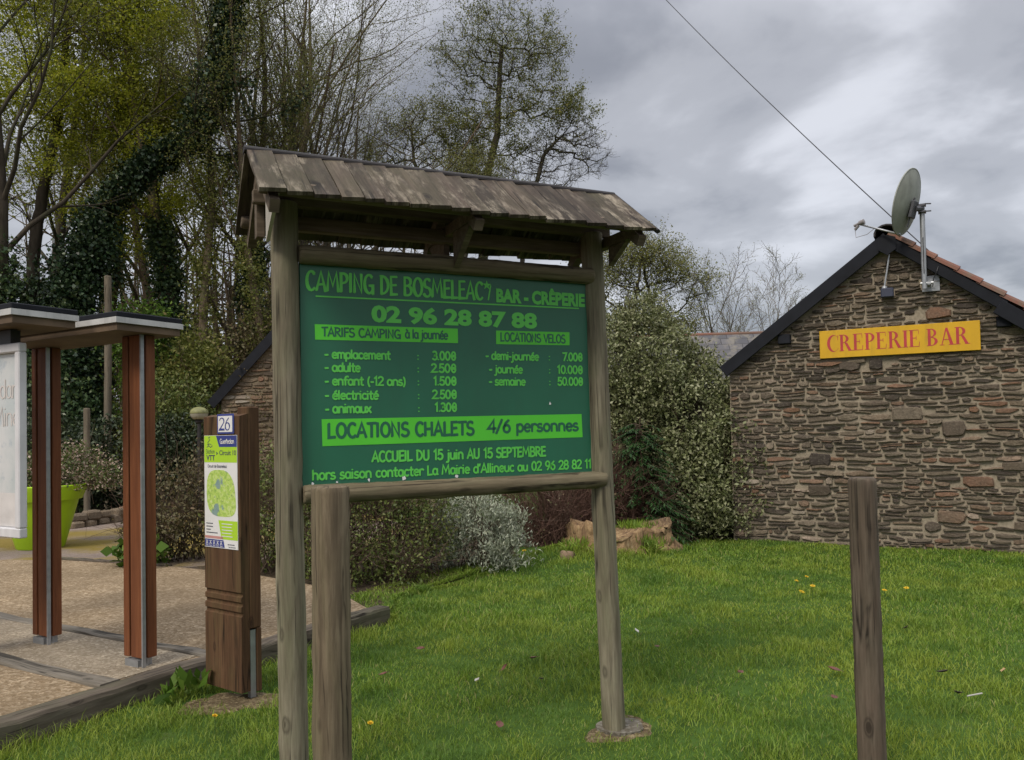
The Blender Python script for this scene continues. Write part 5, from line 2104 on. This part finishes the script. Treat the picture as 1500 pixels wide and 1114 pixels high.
def stump():
    rng = np.random.default_rng(61)
    k, nz = 64, 9
    vs = []
    for i in range(nz):
        t = i / (nz - 1)
        for j in range(k):
            w = 2 * math.pi * j / k
            r = .44 * (1 + .16 * math.sin(3 * w + .6) + .10 * math.sin(5 * w + 2) + .05 * math.sin(11 * w) + .03 * rng.normal())
            r *= 1.0 + .35 * (1 - t) ** 3
            top = .27 + .05 * math.sin(w * 2 + 1) + .05 * math.sin(5 * w) + .025 * rng.normal()
            vs.append((1.35 * r * math.cos(w), r * .85 * math.sin(w), -.1 + (top + .1) * t))
    vs.append((0, 0, .22))
    fs = [(i * k + j, i * k + (j + 1) % k, (i + 1) * k + (j + 1) % k, (i + 1) * k + j) for i in range(nz - 1) for j in range(k)]
    fs += [((nz - 1) * k + j, (nz - 1) * k + (j + 1) % k, nz * k) for j in range(k)]
    mb = MB()
    mb.add(vs, fs)
    m, nt, b = new_mat('splintered_wood')
    c = ramp_(nt, noise_(nt, 13, 8, .7, dist=.8, mscale=(1, 1, .35)), [(.3, (.05, .03, .016)), (.43, (.17, .10, .05)), (.58, (.31, .205, .10)), (.75, (.42, .32, .19))])
    nt.links.new(c, b.inputs['Base Color'])
    set_in(b, rough=.9)
    bump_(nt, b, noise_(nt, 22, 6, .7, mscale=(1, 1, .3)), .8, .03)
    mb.build('stump_wood', m, ST, smooth=True)
    # grass tufts growing over the stump
    n = 900
    w = rng.uniform(0, 6.28, n)
    r = rng.uniform(.2, .75, n)
    P = np.stack([np.where(rng.uniform(size=n) < .5, .38, -.50) + .10 * rng.normal(size=n), -.30 + .12 * rng.normal(size=n), rng.uniform(.0, .12, n)], -1)
    P[:300] = np.stack([.25 + .12 * rng.normal(size=300), .0 + .12 * rng.normal(size=300), np.full(300, .25)], -1)
    v, f = cards(P, .11, rng, aspect=.12, up=2.0)
    link('grass_tuft', mesh_np('grass_tuft', v, [f], M_blade), ST)


stump()
tag(log('rock', (.62, 9.72, -.03), (.64, 9.75, .13), .09, M_stone2, None, 71, ends=.03, knots=3, k=12, rings=4), 'small tan rock at the lawn edge left of the stump', 'rock')


# ------------------------------------------------------------------ trees
def sp(n, ang, ratio, start, wig, up, end=.3, seg=5, rr=.55, conic=1.0):
    return dict(n=n, ang=ang, ratio=ratio, start=start, wig=wig, up=up, end=end, seg=seg, rr=rr, conic=conic)


S_TALL = [sp(15, 42, .36, .35, .04, .03, .12, 12, .42), sp(7, 42, .5, .25, .13, .07, .25, 7), sp(6, 40, .5, .2, .16, .05, .3, 5), sp(5, 38, .5, .2, .2, .03, .4, 4)]
S_BARE = [sp(13, 36, .48, .22, .05, .03, .12, 11, .5), sp(8, 38, .52, .2, .10, .06, .25, 7), sp(8, 36, .52, .15, .13, .05, .3, 5), sp(8, 34, .55, .15, .16, .03, .4, 4)]
S_BUSHY = [sp(16, 55, .38, .2, .06, .02, .12, 11, .45), sp(8, 50, .5, .2, .17, .05, .25, 6), sp(6, 45, .5, .2, .2, .03, .3, 5), sp(5, 45, .5, .2, .22, .0, .4, 3)]
S_OAK = [sp(15, 50, .36, .34, .10, .02, .12, 12, .5), sp(9, 48, .52, .22, .22, .06, .25, 7), sp(8, 46, .5, .2, .26, .05, .3, 6), sp(7, 45, .52, .15, .3, .02, .4, 4)]
S_SLIM = [sp(12, 35, .24, .45, .05, .03, .15, 12, .4), sp(7, 40, .5, .25, .13, .07, .25, 6), sp(6, 40, .55, .2, .18, .04, .4, 4)]

T_TALLDK = tree_meshes('tall_dark', 101, 16, .23, S_TALL, B_dark, Lf_olive, 16000, .055, .15, 5.0, ivy=Lf_ivy, ivy_top=6.0, ivy_n=9000, ivy_r=.38, ivy_size=.10)
T_SPRING = crown_tree('spring', 102, [(0, 0, 0), (.1, 0, 3), (.25, 0, 6), (.7, .1, 8.5), (1.0, 0, 10.5), (1.1, 0, 12.4)],
                      [(.45, .3, 10.2, 1.3, 1.3, .8), (1.65, 0, 10.7, 1.6, 1.4, .8), (2.9, -.2, 10.3, 1.2, 1.2, .7), (1.35, -.5, 8.9, 1.5, 1.2, .55), (.2, .4, 8.5, 1.2, 1.0, .6), (2.5, .3, 8.5, 1.3, 1.0, .5),
                       (1.0, 0, 7.4, 1.3, 1.0, .4), (-.7, 0, 9.6, 1.0, 1.0, .7), (1.2, 0, 12.0, 1.9, 1.6, .9), (-.2, 0, 11.6, 1.4, 1.4, .8), (2.9, .2, 11.8, 1.3, 1.2, .8), (-.4, .3, 6.8, .9, .8, .4)],
                      800, .20, B_dark, Lf_spring, 50000, .075, .12, 2, .42, .0038, .35, flat=1.0, ivy=Lf_ivy, ivy_n=5000, ivy_top=5)
T_BARE = tree_meshes('bare', 103, 13.5, .17, S_BARE, B_grey, Lf_bud, 7000, .04, .10, 3.5)
T_BARE2 = tree_meshes('bare_b', 113, 14.5, .19, S_BARE, B_brown, Lf_olive, 16000, .045, .13, 4.0)
T_IVY = tree_meshes('ivy_clad', 104, 15, .22, S_SLIM, B_brown, Lf_olive, 16000, .055, .22, 3.5, ivy=Lf_ivy, ivy_top=7.5, ivy_n=17000, ivy_r=.33, ivy_size=.10)
T_SLIM = tree_meshes('slim', 105, 14, .16, S_SLIM, B_brown, Lf_olive, 13000, .055, .26, 2.5, ivy=Lf_olive, ivy_top=8, ivy_n=6000, ivy_r=.40, ivy_size=.07)
lean_path = [(-11.1, 19.9, 0), (-11.05, 20, 3.0), (-10.83, 20, 5.4), (-10.2, 20, 7.35), (-8.9, 20, 8.55), (-7.8, 20, 9.15), (-7.3, 20, 10.2), (-7.05, 20, 11.6), (-6.9, 20.1, 13.4), (-6.8, 20.2, 15.2)]
lean_path = [(a + 11.1, b - 19.9, c) for a, b, c in lean_path]
T_LEAN = tree_meshes('leaning', 106, 0, .20, [sp(16, 48, .22, .5, .04, .02, .3, 10, .35), sp(8, 42, .5, .2, .15, .06, .25, 6), sp(6, 40, .5, .2, .18, .04, .3, 5), sp(4, 38, .5, .2, .2, .02, .4, 3)], B_dark, Lf_bud, 5000, .05, .15, 8.0,
                     path=lean_path, ivy=Lf_ivydark, ivy_top=13.0, ivy_n=46000, ivy_r=.27, ivy_size=.10,
                     ivy_bulge=([(0.1, -.2, 3.2, .95, .8, 2.6), (.7, 0, 6.2, .7, .6, 1.1)], 700))
T_OAK = crown_tree('clumped', 107, [(-.35, 0, 0), (-.45, 0, 4), (-.5, 0, 8), (-.35, 0, 9.8), (.05, 0, 11.3), (.12, 0, 12.6), (.25, 0, 14.2)],
                   [(.2, 0, 14.3, 2.1, 1.8, 1.6, .8), (-1.1, 0, 13.7, 1.2, 1.1, .8, .7), (1.45, 0, 13.8, 1.2, 1.1, .8, .8), (1.6, 0, 12.5, 1.3, 1.2, .75, 1.2), (-1.0, 0, 12.6, 1.1, 1.0, .7, .7),
                    (.25, 0, 11.6, 1.5, 1.3, 1.0, 1.3), (2.35, 0, 12.0, .9, .9, .7, 2.6), (-1.0, .2, 11.5, 1.2, 1.0, .9, 2.2), (.5, 0, 10.5, 1.2, 1.0, .7, 1.0), (2.5, 0, 11.0, .9, .8, .6, .5), (-.6, 0, 9.8, .8, .8, .9, 2.0), (1.7, 0, 14.0, .9, .9, .8, .5)],
                   880, .26, B_dark, Lf_olive, 30000, .066, .075, 3, .40, .0048, .5, wig=.08)
T_OAK2 = crown_tree('clumped_b', 108, [(0, 0, 0), (.15, 0, 4), (.3, 0, 7.5), (-.1, 0, 9.3), (-.5, 0, 10.6), (-.6, 0, 11.8)],
                    [(-.5, 0, 11.9, 1.2, 1.1, .8, 1.6), (.4, 0, 12.1, .9, .9, .7, 1.6), (-1.1, 0, 10.9, 1.3, 1.1, .8, .5), (.6, 0, 10.8, 1.2, 1.1, .9, .8), (-1.9, 0, 10.7, .8, .8, .6, 1.2), (1.4, 0, 10.4, .9, .8, .9, 1.2), (-.2, 0, 9.4, 1.6, 1.0, .8, .5)],
                    620, .13, B_grey, Lf_bud, 13000, .058, .11, 3, .40, .0048, .5, wig=.06)
T_BRANCH = crown_tree('gnarled', 109, [(0, 0, 0), (.1, 0, 5), (.3, 0, 8.5), (.75, 0, 9.6), (1.0, 0, 10.6), (1.6, 0, 11.2)],
                      [(1.9, 0, 11.1, 1.1, .9, .8, .5), (1.0, 0, 10.6, .9, .8, .7, .5), (.3, 0, 9.6, .9, .8, .8, .5), (2.4, 0, 10.4, .8, .7, .6, .4), (1.4, 0, 9.6, .9, .8, .6, .6)], 420, .10, B_grey, Lf_bud, 1200, .04, .1, 3, .36, .006, .5, wig=.12)
T_LIGHT = crown_tree('light_leaf', 110, [(0, 0, 0), (.05, 0, 2), (.2, 0, 4.2), (.5, 0, 5.6), (.7, 0, 6.6)],
                     [(0, 0, 6.4, .9, .8, .7, 1.3), (.9, 0, 6.7, .8, .8, .6, 1.0), (-.9, 0, 5.7, .8, .8, .6, .9), (.6, 0, 5.3, .9, .8, .6, .8), (1.6, 0, 6.0, .7, .7, .5, .8), (-.2, 0, 4.6, .9, .8, .6, 1.3), (1.2, 0, 4.6, .6, .6, .5, 2.0)],
                     380, .12, B_grey, Lf_bud, 12000, .060, .12, 3, .36, .005, .4, wig=.08)
T_FAN = tree_meshes('fan', 111, 7.6, .13, [dict(rmin=.009, **sp(12, 30, .55, .12, .05, .04, .12, 9, .5)), sp(8, 34, .5, .2, .09, .06, .25, 6), sp(7, 34, .5, .15, .12, .04, .3, 5), sp(6, 32, .5, .15, .14, .02, .4, 3)], B_brown, Lf_bud, 4500, .045, .08, 2.0)

WOOD = 'trees of the wood on the left'
for res, label, x, y, sc, rz in (
        (T_TALLDK, 'tall dark trunk with many fine side branches at the left edge of the wood', -12.2, 19.0, 1.0, .4),
        (T_SPRING, 'spring tree with yellow-green leaves and open crown, highest foliage of the wood', -13.1, 21.6, 1.2, 0),
        (T_SPRING, 'yellow-green leafed tree whose boughs hang low behind the leaning ivy trunk', -9.0, 22.0, .92, 3.1),
        (T_IVY, 'straight trunk wrapped in dark ivy right of the tall weathered pole', -8.75, 21.0, 1.0, 2.0),
        (T_SLIM, 'slim brown trunk with scattered olive leaves between two ivy-clad trunks', -7.7, 20.0, 1.0, .3),
        (T_IVY, 'ivy-wrapped trunk standing close left of the sign roof', -7.2, 22.5, .92, 4.4),
        (T_SLIM, 'slim olive tree just behind the near end of the sign roof', -6.1, 20.5, .95, 2.2),
        (T_BARE2, 'tree with brownish twigs and sparse leaves, rising above the sign roof', -6.6, 24.0, 1.12, 1.3),
        (T_BARE, 'bare grey tree with upright fan of branches above the middle of the sign roof', -5.3, 22.5, .86, 5.0),
        (T_BARE, 'smaller bare tree leaning right at the open edge of the wood', -4.6, 21.5, .70, .7),
        (T_BARE2, 'tall twiggy tree deep in the wood behind the leaning ivy trunk', -11.8, 27.0, 1.15, 3.7),
        (T_TALLDK, 'dark tree deep in the wood between pole and spring tree', -14.5, 25.0, 1.1, 2.6),
        (T_SLIM, 'thin olive tree at the far left behind the tall dark trunk', -16.5, 24.5, 1.1, 1.1),
        (T_BARE2, 'twiggy brown tree behind the ivy trunk, with dense upper twigs', -9.4, 27.5, 1.1, 5.6),
        (T_SPRING, 'yellow-green tree at the far left frame edge behind the dark trunk', -16.0, 21.0, 1.0, 5.0),
        (T_BARE2, 'brown twiggy tree between the leaning trunk top and the sign roof, deep in the wood', -8.0, 25.5, 1.15, .2),
        (T_BARE, 'bare grey tree behind the ivy-wrapped trunk near the sign roof', -7.4, 26.5, 1.15, 2.9),
        (T_BARE2, 'brown twiggy tree deep behind the bare grey fan tree', -6.2, 29.0, 1.1, 4.1),
        (T_SLIM, 'olive slim tree deep in the wood right of the ivy thicket', -10.2, 24.0, 1.05, 3.3),
        (T_SLIM, 'olive slim tree deep in the wood, directly behind the weathered pole', -11.9, 23.0, 1.0, 5.1)):
    place_tree(res, 'woodland_tree', label, (x, y, 0), sc, rz, group=WOOD)
place_tree(T_LEAN, 'leaning_tree', 'thick leaning trunk smothered in dark ivy, bending right then up', (-11.1, 19.9, 0), 1.0, 0, group=WOOD)
place_tree(T_OAK, 'tall_tree', 'tall lone tree with clumped olive crown above the sign roof against the sky', (-.35, 26.0, 0), 1.0, 0)
place_tree(T_OAK2, 'broad_tree', 'lower broad tree left of the tall lone tree, with greenish upper twigs', (-2.6, 26.5, 0), 1.0, 0)
place_tree(T_OAK2, 'broad_tree', 'small bushy tree tucked against the foot of the tall lone tree', (-1.3, 24.5, 0), .8, 3.0)
place_tree(T_BRANCH, 'gnarled_tree', 'bare gnarled tree with crooked branch leaning right above the far end of the sign roof', (.2, 26.0, 0), 1.0, 0)
place_tree(T_LIGHT, 'leafy_tree', 'pale green spring tree behind the top of the variegated bush, next to the sign roof', (3.2, 23.0, 0), 1.0, .3)
place_tree(T_LIGHT, 'leafy_tree', 'thick-limbed tree with tufts of leaves, second from the sign roof above the bush', (4.6, 23.5, 0), 1.0, 2.9)
place_tree(T_FAN, 'bare_tree', 'tallest bare fan-shaped tree above the slate roof', (6.35, 24.0, 0), .70, 0)
place_tree(T_FAN, 'bare_tree', 'bare tree with wide branches nearest the stone gable roof', (7.75, 24.0, 0), .66, 2.0)
place_tree(T_FAN, 'bare_tree', 'low bare tree partly hidden behind the slate roof ridge', (7.2, 26.0, 0), .60, 4.0)

# understorey of the wood
UG = 'undergrowth bushes at the wood edge'
for i, (nm, label, x, y, blobs, leaf, n, size, tw) in enumerate((
        ('ivy_thicket', 'dark ivy thicket under the leaning trunk', -10.9, 18.6, [(0, 0, 1.6, 1.3, .9, 1.9)], Lf_ivy, 520, .12, 50),
        ('wild_bush', 'bright green bush beside the tall weathered pole', -8.9, 19.2, [(0, 0, 4.1, .75, .6, .75), (.2, 0, 2.8, .7, .6, 1.3)], Lf_bright, 260, .10, 30),
        ('wild_bush', 'brownish bush at the far left of the wood, above the shelter roof', -14.2, 18.5, [(0, 0, 2.2, 1.9, 1.2, 2.3)], Lf_brown, 560, .10, 90),
        ('wild_bush', 'olive bush behind the gap between the shelter posts', -12.0, 21.5, [(0, 0, 2.0, 2.2, 1.2, 2.2)], Lf_olive, 560, .10, 60),
        ('wild_bush', 'tall dense olive bush between the pole and the cottage roof', -7.9, 19.2, [(0, 0, 2.0, 1.3, .9, 2.1), (.4, 0, 3.0, .9, .7, 1.2)], Lf_olive, 620, .10, 70),
        ('wild_bush', 'brown green bush rising behind the cottage roof slope', -6.4, 20.6, [(0, 0, 2.6, 1.4, .9, 2.4)], Lf_brown, 560, .10, 90),
        ('wild_bush', 'dark bush left of the garden lamp behind the hedge', -7.4, 17.6, [(0, 0, 1.4, 1.1, .8, 1.5)], Lf_green, 420, .08, 40),
        ('wild_bush', 'low olive bush behind the cottage at the open wood edge', -4.2, 23.5, [(0, 0, 1.8, 1.6, 1, 2.0)], Lf_brown, 420, .10, 70),
        ('wild_bush', 'brown twiggy bush under the lone tall tree', -.6, 24.5, [(0, 0, 2.0, 2.2, 1, 2.1)], Lf_brown, 460, .10, 70),
        ('wild_bush', 'brown bush between the green bush top and the slate ridge', 5.6, 22.0, [(0, 0, 1.8, 1.9, 1, 2.0), (1.8, 0, 1.7, 1.6, 1, 1.9)], Lf_brown, 560, .08, 160))):
    shrub(nm, label, (x, y, 0), blobs, 200 + i, leaf, n, 26, .16, size, B_twig, tw, .012, shell=.35, group=UG)

# far wood: one mass that reads as a dark haze of twigs and leaves
rngw = np.random.default_rng(77)
n = 190000
xw = rngw.uniform(-34, 46, n)
hz = 3.2 + 2.0 * np.sin(xw * .35) + np.where(xw < -7, 2.0, 0) - np.where(xw > 0, 1.4, 0)
P = np.stack([xw, 36 + rngw.uniform(-2.5, 2.5, n), hz * rngw.uniform(0, 1, n) ** 1.15 * 1.15], -1)
P += .25 * np.sin(P[:, [1, 2, 0]] * 3)
v, f = cards(P, .17, rngw, aspect=.7)
far = link('far_woods', mesh_np('far_woods', v, [f], Lf_far))
tag(struct(far, 'stuff'), 'dim far wood seen through the trunks', 'wood')
polys = []
for i in range(150):
    x = rngw.uniform(-32, -3)
    y = 33 + rngw.uniform(-3, 3)
    h = rngw.uniform(8, 13)
    pts = np.stack([x + np.cumsum(rngw.normal(size=7) * .15), np.full(7, y), np.linspace(0, h, 7)], -1)
    polys.append((pts, np.linspace(rngw.uniform(.06, .15), .02, 7)))
    for q in range(9):
        j = rngw.integers(2, 7)
        d = np.array([rngw.normal(), rngw.normal() * .4, .9])
        p2 = pts[j] + np.linspace(0, 1, 4)[:, None] * d * rngw.uniform(.6, 2.2) + rngw.normal(size=(4, 3)) * .06
        polys.append((p2, np.linspace(.03, .008, 4)))
v, f = tubes_np(polys)
far2 = link('far_trunks', mesh_np('far_trunks', v, [f], B_brown))
tag(struct(far2, 'stuff'), 'thin far trunks and twigs massed behind the wood', 'wood')

# ------------------------------------------------------------------ garden shrubs
shrub('dark_hedge', 'dark leathery hedge behind the lime planter', (-8.6, 15.6, .1), [(-2.4, -.3, .9, 1.5, .9, 1.05), (-.6, -.2, .95, 1.5, .9, 1.08), (1.1, .4, .95, 1.2, .9, 1.05), (2.0, .9, .85, .9, .8, .95)],
      301, Lf_dark, 1500, 30, .08, .085, B_twig, 60, shell=.6, aspect=.5, cat='hedge')
shrub('twiggy_shrub', 'brown green twiggy shrub left of the trail marker', (-4.05, 9.9, .1), [(0, 0, .62, .62, .6, .62), (.5, .1, .75, .5, .5, .65), (-.25, -.2, .3, .45, .4, .3)],
      302, Lf_brown, 240, 22, .075, .05, B_twig, 150, .007)
shrub('leafy_plant', 'low plant with broad bright leaves at the gravel edge by the left shelter gap', (-4.35, 9.35, .12), [(0, 0, .12, .26, .22, .16)], 303, Lf_bright, 14, 10, .07, .15, None, 0, aspect=.7, cat='plant', flat=1.0)
shrub('garden_shrub', 'olive shrub behind the trail marker and near sign post', (-2.65, 9.3, .05), [(0, 0, .65, .75, .6, .70), (.5, -.2, .45, .55, .5, .5)], 304, Lf_green, 300, 24, .08, .046, B_twig, 130, .007)
shrub('garden_shrub', 'small-leaved green shrub with bare arching twigs, left of the silver shrub', (-1.5, 8.7, 0), [(0, 0, .55, .62, .5, .60), (.50, .15, .55, .42, .4, .5), (-.35, -.3, .28, .5, .4, .32), (.15, .1, .98, .3, .3, .25), (-.3, .2, .85, .35, .3, .35), (.35, -.3, .22, .35, .3, .25)],
      305, Lf_green, 360, 24, .075, .042, B_twig, 190, .007)
shrub('silver_shrub', 'rounded silver-grey leaved shrub under the middle of the board', (-.44, 9.25, 0), [(0, 0, .40, .50, .48, .42), (.20, .1, .50, .36, .3, .30), (-.22, .1, .70, .26, .3, .26), (.1, -.1, .74, .22, .22, .2), (.38, 0, .24, .26, .28, .26), (-.4, -.1, .3, .24, .26, .3)],
      306, Lf_silver, 360, 30, .05, .05, B_twig, 50, .006, aspect=.28, up=1.2, shell=.65)
shrub('brown_shrub', 'leafless red-brown twiggy shrub behind the lawn, right of the silver shrub', (.5, 10.75, 0), [(0, 0, .45, .95, .5, .75), (.8, .2, .5, .6, .5, .75)],
      307, Lf_brown, 40, 14, .08, .035, B_redtwig, 620, .006, twig_over=1.25)
shrub('brown_shrub', 'low dark twiggy shrub between the brown shrub and the dark conifer', (1.55, 11.0, 0), [(0, 0, .4, .5, .45, .6)], 308, Lf_brown, 30, 12, .08, .035, B_redtwig, 220, .006, twig_over=1.2)


def conifer():
    rng = np.random.default_rng(309)
    t = thing('conifer', 'dark green feathery young conifer beside the far sign post', 'conifer', (1.72, 10.95, 0))
    polys = [(np.array([[0, 0, 0], [0, 0, .9], [.02, 0, 1.75]]), np.array([.03, .02, .006]))]
    P, D = [], []
    for i in range(330):
        z = rng.uniform(.08, 1.65)
        L = (.78 * (1 - z / 1.95) ** .8 + .06) * rng.uniform(.65, 1.1)
        a = rng.uniform(0, 6.28)
        q = np.linspace(0, 1, 7)
        pts = np.stack([math.cos(a) * L * q, math.sin(a) * L * q, z + L * (.45 * q - .55 * q ** 2) + .0 * q], -1)
        polys.append((pts, np.linspace(.006, .002, 7)))
        for k in range(42):
            u = rng.uniform(.2, 1) * 5.99
            j = int(u)
            p = pts[j] + (pts[j + 1] - pts[j]) * (u - j)
            P.append(p)
            d = unit(pts[j + 1] - pts[j])
            s = np.cross(d, [0, 0, 1.0]) * (1 if k % 2 else -1)
            D.append(unit(d * .8 + s * .8 + np.array([0, 0, -.25]) + rng.normal(size=3) * .15))
    P, D = np.array(P), np.array(D)
    n = len(P)
    L = rng.uniform(.05, .10, n)[:, None]
    s = np.cross(D, np.array([0, 0, 1.0]) + rng.normal(size=(n, 3)) * .3)
    s /= np.linalg.norm(s, axis=1)[:, None]
    v = np.stack([P, P + D * L * .5 + s * .007, P + D * L, P + D * L * .5 - s * .007], 1).reshape(-1, 3)
    link('needles', mesh_np('needles', v, [np.arange(n * 4).reshape(n, 4)], Lf_conifer), t)
    v, f = tubes_np(polys)
    link('stem', mesh_np('stem', v, [f], B_twig), t)


conifer()
shrub('variegated_bush', 'huge pale variegated bush between the sign and the stone gable', (2.38, 12.0, 0),
      [(-.35, .35, 2.35, .95, .8, 1.05), (-.75, .4, 1.4, .9, .8, 1.3), (.25, .1, 1.65, .95, .75, 1.15), (.80, -.42, .85, .80, .6, 1.0), (.1, -.3, .6, .9, .7, .75), (-.35, .3, 3.1, .5, .4, .55)],
      310, Lf_variegated, 2300, 34, .065, .062, B_twig, 90, .008, shell=.62, aspect=.5)
# creepers on the cottage wall
rngc = np.random.default_rng(12)
P = []
for i in range(260):
    x = rngc.uniform(-6.1, -2.4)
    z = abs(rngc.normal()) * 1.1
    P.append((x, 16.9 - rngc.uniform(0, .12), z))
P = np.repeat(np.array(P), 16, 0) + rngc.normal(size=(260 * 16, 3)) * np.array([.14, .04, .14])
v, f = cards(P, .06, rngc, aspect=.7)
tag(link('creeper', mesh_np('creeper', v, [f], Lf_brown)), 'thin brown green creeper growing over the cottage wall', 'creeper')

# ------------------------------------------------------------------ flowers and fallen leaves on the lawn
M_dand = flat_mat('dandelion_yellow', (.70, .45, .01), .6, 0, .15, 60)
M_stem = flat_mat('flower_stem', (.10, .16, .04), .6)


def dandelion(x, y, h, label, r=.017, s=1):
    rng = np.random.default_rng(int(abs(x * 1000 + y * 77)))
    z = float(gz(x, y))
    t = thing('dandelion', label, 'flower', (x, y, z), 0, 'dandelions on the lawn')
    n = 70
    a = rng.uniform(0, 6.28, n)
    rr = np.sqrt(rng.uniform(0, 1, n)) * r
    P = np.stack([rr * .35 * np.cos(a), rr * .35 * np.sin(a), np.full(n, h) - rr * .1], -1)
    D = np.stack([np.cos(a) * rr * 1.0, np.sin(a) * rr * 1.0, .010 - rr * .45], -1)
    S = np.stack([-np.sin(a), np.cos(a), 0 * a], -1) * .0026
    v = np.stack([P, P + D * .6 + S, P + D * 1.05, P + D * .6 - S], 1).reshape(-1, 3)
    link('flower_head', mesh_np('flower_head', v, [np.arange(n * 4).reshape(n, 4)], M_dand), t)
    mb = MB()
    mb.tube([(.012, .008, 0), (.006, .003, h * .5), (0, 0, h)], [.0028, .0024, .003], 6)
    mb.build('flower_stem', M_stem, t)
    t.rotation_euler = (.25, rng.normal() * .15, 0)


dandelion(2.55, 7.31, .10, 'yellow dandelion lowest of the cluster left of the dark bare post', .024)
dandelion(2.72, 7.42, .13, 'yellow dandelion with long stem right in the cluster by the dark bare post', .022)
dandelion(2.66, 7.72, .12, 'small yellow dandelion at the back of the cluster by the dark bare post', .017)
dandelion(2.78, 7.80, .15, 'topmost dandelion of the cluster left of the dark bare post', .016)
dandelion(3.35, 7.35, .10, 'dandelion half hidden by the right side of the dark bare post', .018)
dandelion(3.58, 7.40, .10, 'lone dandelion right of the dark bare post', .02)
dandelion(-.79, 4.28, .075, 'dandelion near the foot of the weathered post in the foreground', .014)
dandelion(.13, 9.95, .10, 'dandelion beside the silver shrub at the lawn edge', .024)
dandelion(-1.62, 4.31, .12, 'yellow budding dandelion in the grass in front of the trail marker', .012)
M_fl = [flat_mat('red_brown_leaf', (.11, .036, .022), .6, 0, .4, 30), flat_mat('dark_leaf', (.035, .028, .02), .7, 0, .3, 30), flat_mat('tan_leaf', (.36, .24, .12), .7, 0, .2, 30), flat_mat('pale_petal', (.40, .38, .35), .7)]


def fallen(x, y, m, s, label, kind='fallen_leaf', cat='leaf'):
    rng = np.random.default_rng(int(abs(x * 911 + y * 313) * 10))
    k = 9
    L = s
    vs = []
    for i in range(k):
        t = i / (k - 1)
        w = L * .30 * math.sin(math.pi * t ** .8) + .001
        cu = .30 * L * (t - .5) ** 2 * 2
        vs += [(L * (t - .5), -w, cu + w * .5), (L * (t - .5), 0, cu), (L * (t - .5), w, cu + w * .45)]
    fs = []
    for i in range(k - 1):
        b = i * 3
        fs += [(b, b + 3, b + 4, b + 1), (b + 1, b + 4, b + 5, b + 2)]
    mb = MB()
    mb.add(vs, fs)
    mb.tube([(-L * .5, 0, .30 * L * .5), (-L * .72, .004, .30 * L * .45)], .0014, 5)
    o = mb.build(kind, M_fl[m], None, smooth=True)
    o.location = (x, y, float(gz(x, y)) + .045)
    o.rotation_euler = (rng.normal() * .35, rng.normal() * .3, rng.uniform(0, 6.28))
    tag(o, label, cat, 'fallen leaves on the lawn')


fallen(2.0, 5.12, 0, .085, 'large red-brown fallen leaf left of the dark bare post')
fallen(-.69, 5.85, 0, .075, 'red fallen leaf upright in the grass right of the edging timber end')
fallen(.11, 5.46, 0, .07, 'red-brown fallen leaf in mid lawn between the two sign posts')
fallen(-.08, 5.30, 0, .06, 'smaller brown fallen leaf left of the mid lawn red leaf')
fallen(-.86, 5.20, 0, .06, 'red fallen leaf close beside the weathered foreground post')
fallen(-.10, 4.30, 0, .07, 'red fallen leaf lowest in the photo, between the sign posts')
fallen(1.80, 4.62, 0, .06, 'dull red fallen leaf low between far sign post and dark bare post')
fallen(1.0, 5.75, 0, .055, 'orange-brown fallen leaf just right of the far sign post')
fallen(.15, 5.05, 1, .05, 'blackish fallen leaf below the mid lawn red leaf')
fallen(1.42, 5.15, 0, .06, 'brown curled leaf in the grass above the concrete footing')
fallen(2.95, 6.12, 1, .07, 'black fallen leaf upright just right of the dark bare post')
fallen(2.66, 5.07, 1, .075, 'black flat fallen leaf right of the dark bare post')
fallen(3.05, 5.08, 2, .055, 'tan fallen leaf at the right side of the lawn')
fallen(.92, 6.2, 3, .05, 'whitish petal right of the far sign post')
fallen(-.25, 5.08, 3, .055, 'pale grey fallen leaf near the mid lawn')
fallen(2.50, 4.60, 1, .08, 'black fallen leaf lying beside the white stick')
mb = MB()
mb.tube([(-.045, 0, 0), (0, .004, .004), (.05, 0, .012)], .0045, 8)
o = mb.build('white_stick', M_fl[3])
o.location = (2.56, 4.545, float(gz(2.56, 4.545)) + .05)
o.rotation_euler = (0, .05, .2)
tag(o, 'small white stick in the grass low on the right', 'stick')
# broad weeds along the front timber
for i, (x, y) in enumerate(((-2.08, 4.86), (-1.98, 5.02), (-2.02, 4.92))):
    shrub('dock_weed', ('broad-leaved weed against the front timber', 'second broad weed against the front timber, nearer the trail marker', 'small weed between the two broad weeds')[i], (x, y, 0), [(0, 0, .06, .05, .05, .05)], 400 + i, Lf_bright, 3, 4, .02, .11, None, 0, aspect=.5, cat='weed', up=1.6)
